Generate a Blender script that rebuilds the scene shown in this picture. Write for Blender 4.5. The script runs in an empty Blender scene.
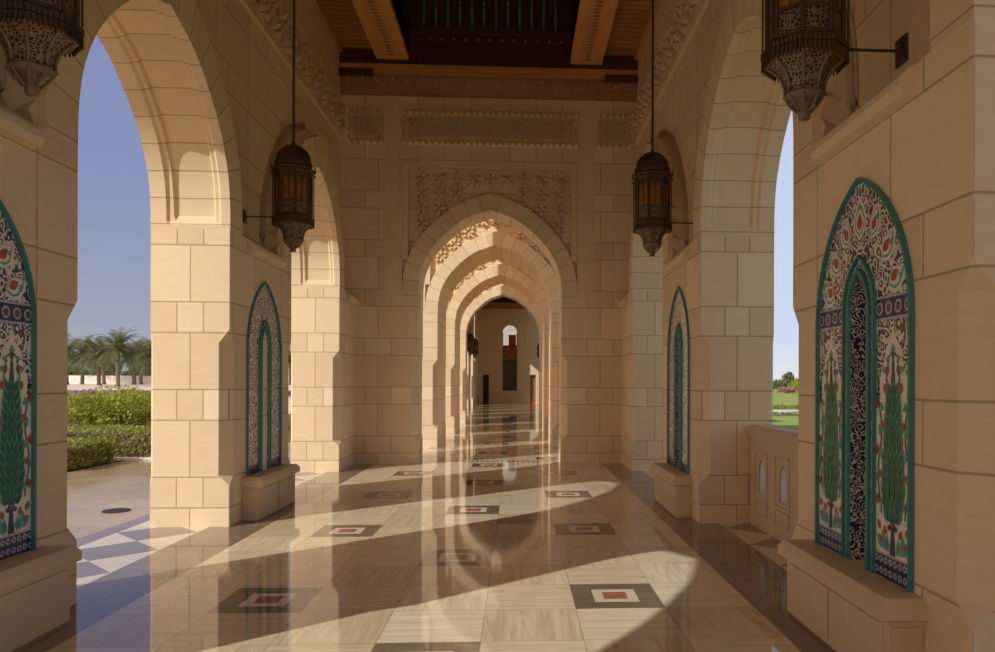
import bpy, math, random
from mathutils import Vector, Matrix
random.seed(7)
C = bpy.context.scene.collection
PI = math.pi

# ------------------------------------------------------------------ mesh collector
class MB:
    def __init__(s):
        s.v = []; s.f = []; s.m = []; s.uv = []; s.sm = []
    def face(s, pts, m=0, uv=None, smooth=False):
        b = len(s.v); s.v += [tuple(p) for p in pts]
        s.f.append(tuple(range(b, b + len(pts)))); s.m.append(m); s.uv.append(uv); s.sm.append(smooth)
    def box(s, x0, x1, y0, y1, z0, z1, m=0):
        if x0 > x1: x0, x1 = x1, x0
        if y0 > y1: y0, y1 = y1, y0
        p = [(x0,y0,z0),(x1,y0,z0),(x1,y1,z0),(x0,y1,z0),(x0,y0,z1),(x1,y0,z1),(x1,y1,z1),(x0,y1,z1)]
        for q in ((3,2,1,0),(4,5,6,7),(0,1,5,4),(1,2,6,5),(2,3,7,6),(3,0,4,7)):
            s.face([p[i] for i in q], m)
    def obox(s, o, ax, ay, az, m=0):
        o, ax, ay, az = Vector(o), Vector(ax), Vector(ay), Vector(az)
        p = [o, o+ax, o+ax+ay, o+ay, o+az, o+ax+az, o+ax+ay+az, o+ay+az]
        for q in ((3,2,1,0),(4,5,6,7),(0,1,5,4),(1,2,6,5),(2,3,7,6),(3,0,4,7)):
            s.face([p[i] for i in q], m)
    def rings(s, rs, m=0, cap0=True, cap1=True, smooth=False, closed=True):
        b = len(s.v); n = len(rs[0])
        for r in rs: s.v += [tuple(p) for p in r]
        for i in range(len(rs) - 1):
            for j in range(n if closed else n - 1):
                k = (j + 1) % n
                s.f.append((b+i*n+j, b+i*n+k, b+(i+1)*n+k, b+(i+1)*n+j)); s.m.append(m); s.uv.append(None); s.sm.append(smooth)
        if cap0: s.face(list(reversed(rs[0])), m)
        if cap1: s.face(rs[-1], m)
    def lathe(s, prof, n=8, c=(0,0,0), m=0, smooth=False, ph=None):
        ph = PI / n if ph is None else ph
        s.rings([[(c[0]+r*math.cos(ph+2*PI*j/n), c[1]+r*math.sin(ph+2*PI*j/n), c[2]+z) for j in range(n)] for r, z in prof], m, True, True, smooth)
    def tube(s, path, r, n=6, m=0, smooth=True):
        rs = []
        for i, p in enumerate(path):
            p = Vector(p); a = Vector(path[max(i-1,0)]); b = Vector(path[min(i+1,len(path)-1)])
            d = (b - a).normalized(); u = d.cross(Vector((0,0,1)))
            if u.length < 1e-3: u = d.cross(Vector((1,0,0)))
            u.normalize(); w = u.cross(d)
            rr = r[i] if isinstance(r, (list, tuple)) else r
            rs.append([p + u*rr*math.cos(2*PI*j/n) + w*rr*math.sin(2*PI*j/n) for j in range(n)])
        s.rings(rs, m, True, True, smooth)
    def prism(s, poly, fn, d0, d1, m=0):
        # poly: 2D points, fn(a,b,d)->3D
        A = [fn(a, b, d0) for a, b in poly]; B = [fn(a, b, d1) for a, b in poly]
        s.rings([A, B], m)
    def extend(s, o, fn=None, flip=False):
        b = len(s.v); s.v += [tuple(fn(p)) if fn else p for p in o.v]
        for f, m, u, sm in zip(o.f, o.m, o.uv, o.sm):
            g = tuple(b + i for i in f)
            if flip: g = tuple(reversed(g)); u = list(reversed(u)) if u else None
            s.f.append(g); s.m.append(m); s.uv.append(u); s.sm.append(sm)
        return s
    def mirror(s):
        r = MB(); r.extend(s, lambda p: (-p[0], p[1], p[2]), True); return r
    def mesh(s, name, mats):
        me = bpy.data.meshes.new(name); me.from_pydata(s.v, [], s.f)
        for mm in (mats if isinstance(mats, (list, tuple)) else [mats]): me.materials.append(mm)
        me.polygons.foreach_set('material_index', s.m); me.polygons.foreach_set('use_smooth', s.sm)
        if any(u for u in s.uv):
            l = me.uv_layers.new(name='UVMap').data; k = 0
            for f, u in zip(s.f, s.uv):
                for i in range(len(f)):
                    l[k].uv = u[i] if u else (0.1, 0.1)
                    k += 1
        me.update(); return me
    def build(s, name, mats, parent=None, kind=None, label=None):
        o = bpy.data.objects.new(name, s.mesh(name, mats)); C.objects.link(o)
        if parent: o.parent = parent
        if kind: o['kind'] = kind
        if label: o['label'] = label
        return o

def empty(name, loc=(0,0,0), label=None, cat=None, group=None, kind=None):
    o = bpy.data.objects.new(name, None); C.objects.link(o); o.location = loc; o.empty_display_size = .1
    tag(o, label, cat, group, kind); return o
def tag(o, label=None, cat=None, group=None, kind=None):
    for k, v in (('label', label), ('category', cat), ('group', group), ('kind', kind)):
        if v: o[k] = v
    return o
def kids(o): return [c for c in bpy.data.objects if c.parent == o]
def dup(o, parent=None):
    c = o.copy(); C.objects.link(c); c.parent = parent
    for k in kids(o): dup(k, c)
    return c

# ------------------------------------------------------------------ materials
class NT:
    def __init__(s, name):
        s.mat = bpy.data.materials.new(name); s.mat.use_nodes = True
        s.t = s.mat.node_tree; s.n = s.t.nodes; s.b = s.n['Principled BSDF']
    def link(s, a, b): s.t.links.new(a, b)
    def val(s, sock, x):
        if x is None: return
        if hasattr(x, 'is_output'): s.link(x, sock)
        else: sock.default_value = x
    def m(s, op, a, b=None, c=None):
        n = s.n.new('ShaderNodeMath'); n.operation = op
        for i, x in enumerate((a, b, c)): s.val(n.inputs[i], x)
        return n.outputs[0]
    def mix(s, f, a, b, mode='MIX'):
        n = s.n.new('ShaderNodeMix'); n.data_type = 'RGBA'; n.blend_type = mode
        s.val(n.inputs[0], f); s.val(n.inputs[6], rgb(a)); s.val(n.inputs[7], rgb(b)); return n.outputs[2]
    def pos(s):
        g = s.n.new('ShaderNodeNewGeometry'); return g
    def obj(s): return s.n.new('ShaderNodeTexCoord').outputs['Object']
    def sep(s, v):
        n = s.n.new('ShaderNodeSeparateXYZ'); s.link(v, n.inputs[0]); return n.outputs
    def comb(s, x, y, z):
        n = s.n.new('ShaderNodeCombineXYZ')
        for i, q in enumerate((x, y, z)): s.val(n.inputs[i], q)
        return n.outputs[0]
    def mapv(s, v, sc):
        n = s.n.new('ShaderNodeMapping'); s.link(v, n.inputs[0]); n.inputs['Scale'].default_value = sc; return n.outputs[0]
    def noise(s, v, scale, detail=3, rough=.55, dist=0):
        n = s.n.new('ShaderNodeTexNoise'); s.link(v, n.inputs['Vector']); n.inputs['Scale'].default_value = scale
        n.inputs['Detail'].default_value = detail; n.inputs['Roughness'].default_value = rough; n.inputs['Distortion'].default_value = dist
        return n.outputs[0]
    def ramp(s, f, stops, const=False):
        n = s.n.new('ShaderNodeValToRGB'); s.link(f, n.inputs[0]); r = n.color_ramp
        if const: r.interpolation = 'CONSTANT'
        while len(r.elements) < len(stops): r.elements.new(.5)
        for e, (p, c) in zip(r.elements, stops): e.position = p; e.color = rgb(c)
        return n.outputs[0]
    def bump(s, h, strength=.3, dist=.01):
        n = s.n.new('ShaderNodeBump'); n.inputs['Strength'].default_value = strength; n.inputs['Distance'].default_value = dist
        s.link(h, n.inputs['Height']); s.link(n.outputs[0], s.b.inputs['Normal'])
    def out(s, col=None, rough=None, metal=None, spec=None):
        s.val(s.b.inputs['Base Color'], rgb(col)); s.val(s.b.inputs['Roughness'], rough); s.val(s.b.inputs['Metallic'], metal)
        s.val(s.b.inputs['Specular IOR Level'], spec); return s.mat
def rgb(c):
    if isinstance(c, (tuple, list)) and len(c) == 3: return (*c, 1)
    return c
def plain(name, col, rough=.6, metal=0, var=.12, scale=12, spec=None):
    t = NT(name); n = t.noise(t.obj(), scale, 4)
    c = t.mix(n, tuple(x*(1-var) for x in col), tuple(min(1, x*(1+var)) for x in col)); return t.out(c, rough, metal, spec)

STONE_A = (.71, .53, .32); STONE_B = (.85, .67, .435)
def stone(name, wy_tall, wy_short, wx_tall, wx_short, phx=0., phy=0., tint=1.):
    """coursed limestone: tall and short courses alternate, joints from the world position"""
    t = NT(name); g = t.pos(); x, y, z = t.sep(g.outputs['Position']); nx, ny, nz = t.sep(g.outputs['Normal'])
    sx = t.m('GREATER_THAN', t.m('ABSOLUTE', nx), .6)
    zz = t.m('MODULO', t.m('ADD', z, .97*4-.55), .97); row = t.m('FLOOR', t.m('DIVIDE', t.m('ADD', z, .97*4-.55), .97))
    short = t.m('GREATER_THAN', zz, .63)
    a, b = t.m('ABSOLUTE', t.m('SUBTRACT', zz, .63)), t.m('MINIMUM', zz, t.m('SUBTRACT', .97, zz))
    h = t.m('MINIMUM', a, b)
    def lerp(k, p, q): return t.m('ADD', p, t.m('MULTIPLY', k, q - p))
    wX = lerp(short, wx_tall, wx_short)     # faces that look along x: joints run in y
    wY = lerp(short, wy_tall, wy_short)
    tX = t.m('DIVIDE', t.m('ADD', y, 102 - phy), wX); tY = t.m('DIVIDE', t.m('SUBTRACT', t.m('ABSOLUTE', x), phx - 10*0), wY)
    tX = t.m('ADD', tX, t.m('MULTIPLY', short, .5))
    d = t.m('SUBTRACT', 1., sx)
    T = t.m('ADD', t.m('MULTIPLY', sx, tX), t.m('MULTIPLY', d, tY)); W = t.m('ADD', t.m('MULTIPLY', sx, wX), t.m('MULTIPLY', d, wY))
    T = t.m('ADD', T, 50.)
    fr = t.m('FRACT', T); col = t.m('FLOOR', T)
    v = t.m('MULTIPLY', t.m('MINIMUM', fr, t.m('SUBTRACT', 1., fr)), W)
    e = t.m('MINIMUM', h, v)
    up = t.m('LESS_THAN', t.m('ABSOLUTE', nz), .6)
    j = t.m('MULTIPLY', t.m('LESS_THAN', e, .007), up)
    wn = t.n.new('ShaderNodeTexWhiteNoise'); wn.noise_dimensions = '3D'; t.link(t.comb(t.m('ADD', row, t.m('MULTIPLY', short, 37.)), col, t.m('MULTIPLY', sx, 11.)), wn.inputs['Vector'])
    n = t.noise(t.mapv(g.outputs['Position'], (3, 3, 9)), 1.6, 5, .6, .4); n2 = t.noise(g.outputs['Position'], 45, 3)
    f = t.m('ADD', t.m('MULTIPLY', wn.outputs[0], .75), t.m('MULTIPLY', t.m('SUBTRACT', n, .2), .75))
    c = t.mix(f, tuple(q*tint for q in STONE_A), tuple(q*tint for q in STONE_B))
    c = t.mix(t.m('MULTIPLY', j, .58), c, (.22, .14, .075))
    hh = t.m('SUBTRACT', t.m('MULTIPLY', n2, .12), j); t.bump(hh, .35, .008)
    return t.out(c, .72, 0, .25)
def voussoir(name, step=.285):
    t = NT(name); u = t.n.new('ShaderNodeUVMap'); a, b, _ = t.sep(u.outputs[0]); g = t.pos()
    T = t.m('DIVIDE', t.m('ADD', a, 100.), step); fr = t.m('FRACT', T); v = t.m('MULTIPLY', t.m('MINIMUM', fr, t.m('SUBTRACT', 1., fr)), step)
    j = t.m('LESS_THAN', v, .006)
    wn = t.n.new('ShaderNodeTexWhiteNoise'); wn.noise_dimensions = '1D'; t.link(t.m('FLOOR', T), wn.inputs['W'])
    n = t.noise(g.outputs['Position'], 3, 5, .6, .5)
    c = t.mix(t.m('ADD', t.m('MULTIPLY', wn.outputs[0], .5), t.m('MULTIPLY', n, .6)), STONE_A, STONE_B)
    c = t.mix(t.m('MULTIPLY', j, .58), c, (.22, .14, .075)); t.bump(t.m('SUBTRACT', 1., j), .3, .008)
    return t.out(c, .72, 0, .25)
def plain_stone(name, k=1.):
    t = NT(name); g = t.pos(); n = t.noise(g.outputs['Position'], 4, 5, .6, .5); n2 = t.noise(g.outputs['Position'], 60, 2)
    c = t.mix(n, tuple(q*k for q in STONE_A), tuple(q*k for q in STONE_B)); t.bump(n2, .15, .004); return t.out(c, .72, 0, .25)

M = {}
M['pier'] = stone('pier_limestone', .43, .2867, 1.02, .68, 2.64)
M['wall'] = stone('wall_limestone', .78, .52, 1.02, .68, 1.43, .51)
M['vous'] = voussoir('voussoir_limestone')
M['stone'] = plain_stone('smooth_limestone')
M['carve'] = plain_stone('carved_limestone', .96)
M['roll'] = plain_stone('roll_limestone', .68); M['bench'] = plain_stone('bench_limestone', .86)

TT = .642; FY0 = 5.58
def marble(name, c0, c1, along='x', joints=True, rough=.03):
    t = NT(name); g = t.pos(); P = g.outputs['Position']; x, y, z = t.sep(P)
    wx = t.m('FLOOR', t.m('DIVIDE', t.m('ADD', x, TT*20.5), TT)); wy = t.m('FLOOR', t.m('DIVIDE', t.m('ADD', y, TT*60.5-FY0), TT))
    wn = t.n.new('ShaderNodeTexWhiteNoise'); wn.noise_dimensions = '2D'; t.link(t.comb(wx, wy, 0.), wn.inputs['Vector'])
    off = t.comb(t.m('MULTIPLY', wn.outputs[0], 31.), t.m('MULTIPLY', wn.outputs[0], 17.), 0.)
    va = t.n.new('ShaderNodeVectorMath'); t.link(P, va.inputs[0]); t.link(off, va.inputs[1])
    v = t.mapv(va.outputs[0], (1.2, 16, 1) if along == 'x' else (16, 1.2, 1))
    n = t.noise(v, 1.3, 6, .62, .5)
    n2 = t.noise(P, 2., 3)
    f = t.m('ADD', t.m('MULTIPLY', t.m('SUBTRACT', n, .5), 2.2), t.m('ADD', .42, t.m('MULTIPLY', t.m('SUBTRACT', wn.outputs[0], .5), .5)))
    c = t.mix(f, c0, c1)
    if joints:
        fx = t.m('FRACT', t.m('DIVIDE', t.m('ADD', x, TT*20.5), TT)); fy = t.m('FRACT', t.m('DIVIDE', t.m('ADD', y, TT*60.5-FY0), TT))
        e = t.m('MINIMUM', t.m('MINIMUM', fx, t.m('SUBTRACT', 1., fx)), t.m('MINIMUM', fy, t.m('SUBTRACT', 1., fy)))
        j = t.m('LESS_THAN', e, .006); c = t.mix(t.m('MULTIPLY', j, .5), c, (.2, .14, .09))
    for nd in t.n:
        if nd.type == 'MIX': nd.clamp_factor = True
    r = t.m('ADD', rough, t.m('MULTIPLY', n2, .035))
    return t.out(c, r, 0, .75)
M['mx'] = marble('cream_marble_cross_vein', (.60,.45,.265), (.90,.745,.51), 'x')
M['my'] = marble('cream_marble_long_vein', (.58,.43,.25), (.88,.725,.49), 'y')
M['mbrown'] = marble('brown_marble', (.15,.105,.062), (.25,.18,.11), 'x', False)
M['mband'] = marble('band_marble', (.19,.13,.085), (.29,.21,.14), 'y', True)
M['mwhite'] = marble('white_marble', (.66,.55,.40), (.80,.69,.52), 'x', False)
M['mgrey'] = marble('taupe_marble', (.21,.155,.11), (.30,.225,.16), 'x', False)
M['mred'] = marble('red_marble', (.34,.10,.05), (.48,.17,.085), 'x', False)
M['pave'] = marble('walkway_marble', (.36,.26,.15), (.52,.40,.24), 'x', True, .16)

def wood(name, c0, c1, along='y', plank=None, rough=.5, spec=.3):
    t = NT(name); g = t.pos(); P = g.outputs['Position']; x, y, z = t.sep(P)
    n = t.noise(t.mapv(P, (9, .7, 9) if along == 'y' else (.7, 9, 9)), 2, 5, .6, .6)
    c = t.mix(t.m('MULTIPLY', t.m('SUBTRACT', n, .2), 1.5), c0, c1)
    if plank:
        T = t.m('DIVIDE', t.m('ADD', y, 50.), plank); fr = t.m('FRACT', T); wn = t.n.new('ShaderNodeTexWhiteNoise'); wn.noise_dimensions = '1D'; t.link(t.m('FLOOR', T), wn.inputs['W'])
        c = t.mix(t.m('MULTIPLY', wn.outputs[0], .45), c, tuple(q*.45 for q in c0)); j = t.m('LESS_THAN', fr, .08); c = t.mix(j, c, tuple(q*.12 for q in c0))
        t.bump(t.m('SUBTRACT', 1., j), .4, .01)
    return t.out(c, rough, 0, spec)
M['plank'] = wood('teak_planks', (.40,.165,.05), (.60,.29,.10), 'x', .16)
M['beam'] = wood('teak_beam', (.62,.29,.085), (.80,.43,.15), 'y')
M['beamx'] = wood('teak_cornice', (.50,.22,.065), (.68,.33,.11), 'x')
M['wdark'] = wood('dark_teak', (.07,.022,.012), (.13,.042,.022), 'x')
M['wcarve'] = plain('carved_teak', (.33,.155,.055), .5, 0, .3, 40)
M['gold'] = plain('gilded_stud', (.85,.62,.30), .35, .5)
M['teal_paint'] = plain('teal_painted_baluster', (.14,.27,.24), .5)
M['bronze'] = plain('dark_bronze', (.11,.076,.048), .42, .55, .35, 25)
M['bronze2'] = plain('pierced_bronze', (.24,.17,.11), .45, .45, .35, 25)
def pierced():
    t = NT('pierced_bronze_scroll'); o = t.obj(); v = t.n.new('ShaderNodeTexVoronoi'); v.feature = 'DISTANCE_TO_EDGE'; v.inputs['Scale'].default_value = 42; t.link(o, v.inputs['Vector'])
    k = t.m('LESS_THAN', v.outputs['Distance'], .13); c = t.mix(k, (.035,.024,.015), (.30,.215,.14)); t.bump(k, .6, .01); return t.out(c, .45, .45)
M['pierced'] = pierced()
def amber():
    t = NT('amber_glass'); n = t.noise(t.obj(), 9, 3); c = t.mix(n, (.42,.19,.05), (.85,.50,.17))
    t.out(c, .18); tr = t.n.new('ShaderNodeBsdfTranslucent'); t.link(c, tr.inputs[0]); tp = t.n.new('ShaderNodeBsdfTransparent'); tp.inputs[0].default_value = (.75,.42,.14,1)
    a = t.n.new('ShaderNodeMixShader'); a.inputs[0].default_value = .45; t.link(t.b.outputs[0], a.inputs[1]); t.link(tr.outputs[0], a.inputs[2])
    b = t.n.new('ShaderNodeMixShader'); b.inputs[0].default_value = .22; t.link(a.outputs[0], b.inputs[1]); t.link(tp.outputs[0], b.inputs[2])
    t.link(b.outputs[0], t.n['Material Output'].inputs[0]); return t.mat
M['amber'] = amber()
# glazed tile colours
def glaze(name, col): return plain(name, col, .28, 0, .08, 30, .3)
M['t_white'] = glaze('white_glaze', (.82,.76,.65)); M['t_teal'] = glaze('teal_glaze', (.055,.25,.22)); M['t_turq'] = glaze('turquoise_glaze', (.10,.36,.33))
M['t_green'] = glaze('green_glaze', (.01,.12,.065)); M['t_green2'] = glaze('light_green_glaze', (.07,.30,.20)); M['t_navy'] = glaze('navy_glaze', (.028,.03,.10)); M['t_red'] = glaze('red_glaze', (.42,.08,.04))
M['t_brown'] = glaze('maroon_glaze', (.085,.045,.04)); M['t_pale'] = glaze('pale_blue_glaze', (.42,.43,.46))
def scroll(name, g0, g1, sc, fill=.5):
    """white scrolling leaf-work on a dark ground, in the plane of the tile (object y,z)"""
    t = NT(name); o = t.obj(); x, y, z = t.sep(o); p = t.comb(x, t.m('ABSOLUTE', y), z)
    nn = t.n.new('ShaderNodeTexNoise'); nn.inputs['Scale'].default_value = 9; nn.inputs['Detail'].default_value = 1; t.link(p, nn.inputs['Vector'])
    va = t.n.new('ShaderNodeVectorMath'); va.operation = 'MULTIPLY_ADD'; t.link(nn.outputs['Color'], va.inputs[0]); va.inputs[1].default_value = (.09,.09,.09); t.link(p, va.inputs[2])
    v = t.n.new('ShaderNodeTexVoronoi'); v.inputs['Scale'].default_value = sc; t.link(va.outputs[0], v.inputs['Vector'])
    s = t.m('SINE', t.m('MULTIPLY', v.outputs['Distance'], 15.)); k = t.m('GREATER_THAN', s, .1 - fill*.3)
    n2 = t.noise(p, 14, 1); gr = t.mix(t.m('GREATER_THAN', n2, .5), g0, g1)
    c = t.mix(k, gr, (.76,.70,.60)); t.b.inputs['Coat Weight'].default_value = .2; return t.out(c, .28, 0, .3)
M['t_scroll'] = scroll('arabesque_glaze', (.03,.035,.105), (.115,.05,.045), 18)
M['t_scroll2'] = scroll('navy_scroll_glaze', (.022,.026,.095), (.03,.03,.10), 30, -.9)
M['t_strip'] = scroll('border_scroll_glaze', (.03,.045,.14), (.03,.10,.13), 30, -.6)

# ------------------------------------------------------------------ layout constants (metres)
W = 2.64; WO = 3.5; WR = 2.90; PIT = 5.1; PY = 9.54; HA = 1.43; HP = PIT/2 - HA; ZS = 3.3; ZT = 8.05; ROOF = 8.1
ctrl = [(1.43,3.3),(1.43,3.34),(1.42,3.6),(1.36,3.9),(1.215,4.2),(1.03,4.44),(.80,4.66),(.53,4.86),(.26,4.97),(0,5.06)]
def cr(pts, k):
    out = []
    for i in range(len(pts)-1):
        p0, p1, p2, p3 = pts[max(i-1,0)], pts[i], pts[i+1], pts[min(i+2,len(pts)-1)]
        for j in range(k):
            t = j/k; out.append(tuple(.5*((2*p1[a])+(-p0[a]+p2[a])*t+(2*p0[a]-5*p1[a]+4*p2[a]-p3[a])*t*t+(-p0[a]+3*p1[a]-3*p2[a]+p3[a])*t**3) for a in (0,1)))
    return out + [pts[-1]]
HALF = [ctrl[0]] + cr(ctrl[1:], 4); NH = len(HALF)
S = [0]
for i in range(1, NH): S.append(S[-1] + math.dist(HALF[i], HALF[i-1]))
def nrm(i):
    a, b = HALF[max(i-1,0)], HALF[min(i+1,NH-1)]
    if i == 0: return (1, 0)
    d = (b[0]-a[0], b[1]-a[1]); l = math.hypot(*d); return (d[1]/l, -d[0]/l)
NR = [nrm(i) for i in range(NH)]
def off(d0, d1=None):
    """curve parallel to the intrados: d0 at the springing, d1 at the apex"""
    d1 = d0 if d1 is None else d1; r = []
    for i in range(NH):
        d = d0 + (d1-d0)*S[i]/S[-1]; r.append((max(0, HALF[i][0]+NR[i][0]*d), HALF[i][1]+NR[i][1]*d))
    r[-1] = (0, HALF[-1][1] + d1/max(.5, NR[-1][1])); return r
def full(h):
    """signed half curves -> whole arch, from the -side springing over the apex to the +side"""
    return [(-w, z) for w, z in h] + [(w, z) for w, z in reversed(h[:-1])]
AL = [s for s in S] + [2*S[-1]-s for s in reversed(S[:-1])]

def reveal(mb, c, prof, fn, m=1):
    """soffit swept along the arch; prof: (depth coordinate, set-back); fn(a, depth, z)"""
    cols = []
    for q, d in prof:
        h = off(d); h0 = []
        for i in range(NH):
            zz = HALF[i][1]; lim = 0 if zz < 3.35 else (.025 if zz < 3.43 else 1)
            h0.append((HALF[i][0]+NR[i][0]*min(d,lim), zz+NR[i][1]*min(d,lim)) if lim < 1 else h[i])
        cols.append([(c + a, q, z) for a, z in full(h0)])
    for j in range(len(prof)-1):
        for i in range(len(AL)-1):
            pts = [cols[j][i], cols[j+1][i], cols[j+1][i+1], cols[j][i+1]]
            uv = [(AL[i], prof[j][0]), (AL[i], prof[j+1][0]), (AL[i+1], prof[j+1][0]), (AL[i+1], prof[j][0])]
            mb.face([fn(*p) for p in pts], m, uv)
def band(mb, c, h1, h2, q1, q2, fn, m=1):
    A, B = full(h1), full(h2)
    for i in range(len(AL)-1):
        mb.face([fn(c+A[i][0], q1, A[i][1]), fn(c+A[i+1][0], q1, A[i+1][1]), fn(c+B[i+1][0], q2, B[i+1][1]), fn(c+B[i][0], q2, B[i][1])], m,
                [(AL[i], 0), (AL[i+1], 0), (AL[i+1], .3), (AL[i], .3)])
def above(mb, c, h, half, q, ztop, zlow, fn, m=0):
    """plane from an arch curve up to ztop, and down to zlow beside it, over c +- half"""
    A = full(h)
    for i in range(len(A)-1):
        if abs(A[i+1][0]-A[i][0]) > 1e-6:
            mb.face([fn(c+A[i][0], q, A[i][1]), fn(c+A[i+1][0], q, A[i+1][1]), fn(c+A[i+1][0], q, ztop), fn(c+A[i][0], q, ztop)], m)
    for a, b in ((-half, A[0][0]), (A[-1][0], half)):
        mb.face([fn(c+a, q, zlow), fn(c+b, q, zlow), fn(c+b, q, ztop), fn(c+a, q, ztop)], m)
def pier_loft(mb, x0, x1, y0, y1, ch, ztop=ZS, m=0):
    """block with stopped chamfers; ch: chamfer of corners (x0y0, x1y0, x1y1, x0y1)"""
    def ring(z, k):
        e = [max(.003, c*k) for c in ch]
        return [(x0,y0+e[0],z),(x0+e[0],y0,z),(x1-e[1],y0,z),(x1,y0+e[1],z),(x1,y1-e[2],z),(x1-e[2],y1,z),(x0+e[3],y1,z),(x0,y1-e[3],z)]
    mb.rings([ring(0,0), ring(.46,0), ring(.57,1), ring(2.04,1), ring(2.19,0), ring(ztop,0)], m)

EXT_F = off(.36, .46); EXT_B = off(.45, .60)
def relief(mb, fn, a0, a1, b0, b1, cell, d, keep=None, m=0, kind=0):
    """carved star lattice: raised kite petals and crossing bars in cells; fn(a,b,depth)"""
    na = max(1, round((a1-a0)/cell)); nb = max(1, round((b1-b0)/cell)); ca = (a1-a0)/na; cb = (b1-b0)/nb
    for i in range(na):
        for j in range(nb):
            x, y = a0+(i+.5)*ca, b0+(j+.5)*cb
            if keep and not keep(x, y): continue
            def poly(pts, top, dd=d):
                A = [fn(p[0], p[1], 0) for p in pts]; T = fn(top[0], top[1], dd)
                for k in range(len(pts)): mb.face([A[k], A[(k+1) % len(pts)], T], m)
            def block(pts, top, dd=d):
                B = [fn(p[0], p[1], 0) for p in pts]; T = [fn(p[0]*.86+top[0]*.14, p[1]*.86+top[1]*.14, dd*1.9) for p in pts]
                for k in range(len(pts)): mb.face([B[k], B[(k+1) % len(pts)], T[(k+1) % len(pts)], T[k]], m)
                mb.face(T, m)
            if kind == 1:
                poly([(x-ca*.46,y-cb*.46),(x+ca*.46,y-cb*.46),(x+ca*.46,y+cb*.46),(x-ca*.46,y+cb*.46)], (x, y)); continue
            r = min(ca, cb)*.5
            for k in range(4):
                t = k*PI/2 + PI/4*((i+j) % 2)
                def q(rr, dt): return (x+rr*math.cos(t+dt), y+rr*math.sin(t+dt))
                block([q(.14*r,0), q(.60*r,-.45), q(1.08*r,0), q(.60*r,.45)], q(.6*r,0))
            for k in range(4):
                t = k*PI/2 + PI/4*((i+j+1) % 2)
                def q(rr, dt): return (x+rr*math.cos(t+dt), y+rr*math.sin(t+dt))
                block([q(.62*r,-.24), q(1.25*r,-.12), q(1.25*r,.12), q(.62*r,.24)], q(.95*r,0), d*.6)

# ------------------------------------------------------------------ side walls
def side_wall(name, sgn, arches, yend0, yend1, detail=True):
    """arches: centres along y. Local x is the distance from the axis; mirrored for the left side"""
    wb, rb, sb, cb, mo = MB(), MB(), MB(), MB(), MB()
    F = lambda a, q, z: (q, a, z)
    for c in arches:
        reveal(rb, c, [(W,0),(2.74,0),(2.765,.025),(2.805,.025),(2.83,.06),(3.235,.06),(3.26,.025),(3.30,.025),(3.33,0),(WO,0)] if detail else [(W,0),(WO,0)], F, 0)
        band(rb, c, HALF, EXT_F, W, W, F, 0)
        if detail:
            # splayed outer edge of the ring, cut into prisms
            A, B = full(EXT_F), full(EXT_B); n = len(A)
            L = [0]
            for i in range(1, n): L.append(L[-1]+math.dist(A[i], A[i-1]))
            def at(X, s):
                for i in range(1, n):
                    if s <= L[i] or i == n-1:
                        t = (s-L[i-1])/max(1e-9, L[i]-L[i-1]); return (X[i-1][0]+(X[i][0]-X[i-1][0])*t, X[i-1][1]+(X[i][1]-X[i-1][1])*t)
            h = L[-1]/2; N = 15
            for side in (0, 1):
                for k in range(N):
                    s0, s1 = side*h+h*k/N, side*h+h*(k+1)/N
                    a0, a1, b0, b1, mid = at(A,s0), at(A,s1), at(B,s0), at(B,s1), at(B,(s0+s1)/2)
                    g = at(A,(s0+s1)/2); d = (mid[0]-g[0], mid[1]-g[1]); l = math.hypot(*d)
                    def pt(p_, q_, t, o=0.):
                        return F(c+p_[0]+(q_[0]-p_[0])*t+d[0]/l*o, W+(WR-W)*t, p_[1]+(q_[1]-p_[1])*t+d[1]/l*o)
                    f0, f1, e0, e1 = pt(a0,b0,.2), pt(a1,b1,.2), pt(a0,b0,.72), pt(a1,b1,.72)
                    rf, rm = pt(g,mid,.2,.085), pt(g,mid,.72)
                    for t0, t1 in ((0,.2),(.72,1)): sb.face([pt(a0,b0,t0), pt(a1,b1,t0), pt(a1,b1,t1), pt(a0,b0,t1)], 0)
                    for tri in ((f0,rf,rm),(rf,f1,rm),(f0,rm,e0),(f1,e1,rm),(f0,f1,rf)): sb.face(tri, 0)
            path = [F(c+a, WR-.01, z) for a, z in B]
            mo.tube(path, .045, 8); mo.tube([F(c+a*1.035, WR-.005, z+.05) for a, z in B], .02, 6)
            above(wb, c, EXT_B, PIT/2, WR, ZT, ZS, F)
        else:
            above(wb, c, EXT_F, PIT/2, W, ZT, ZS, F)
        above(wb, c, HALF, PIT/2, WO, 8.4, ZS, lambda a, q, z: (q, a, z))
        if detail:
            y0, y1 = c-PIT/2, min(c+PIT/2, yend1)
            for zz, r in ((6.36,.045),(6.44,.02),(7.02,.035)): sb.tube([(WR-.005,y0,zz),(WR-.005,y1,zz)], r, 6)
            relief(cb, lambda a, b, d: (WR-d, a, b), y0, y1, 6.48, 6.98, .25, .06)
    wb.box(W, WO, yend0-.0, yend0+.02, 0, ZT)
    fl = (lambda b: b.mirror()) if sgn < 0 else (lambda b: b)
    w = fl(wb).build(name, M['wall'], kind='structure')
    fl(rb).build('archivolt', M['vous'], w)
    if detail:
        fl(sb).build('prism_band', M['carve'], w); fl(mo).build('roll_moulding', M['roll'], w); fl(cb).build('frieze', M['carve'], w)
    return w

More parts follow.
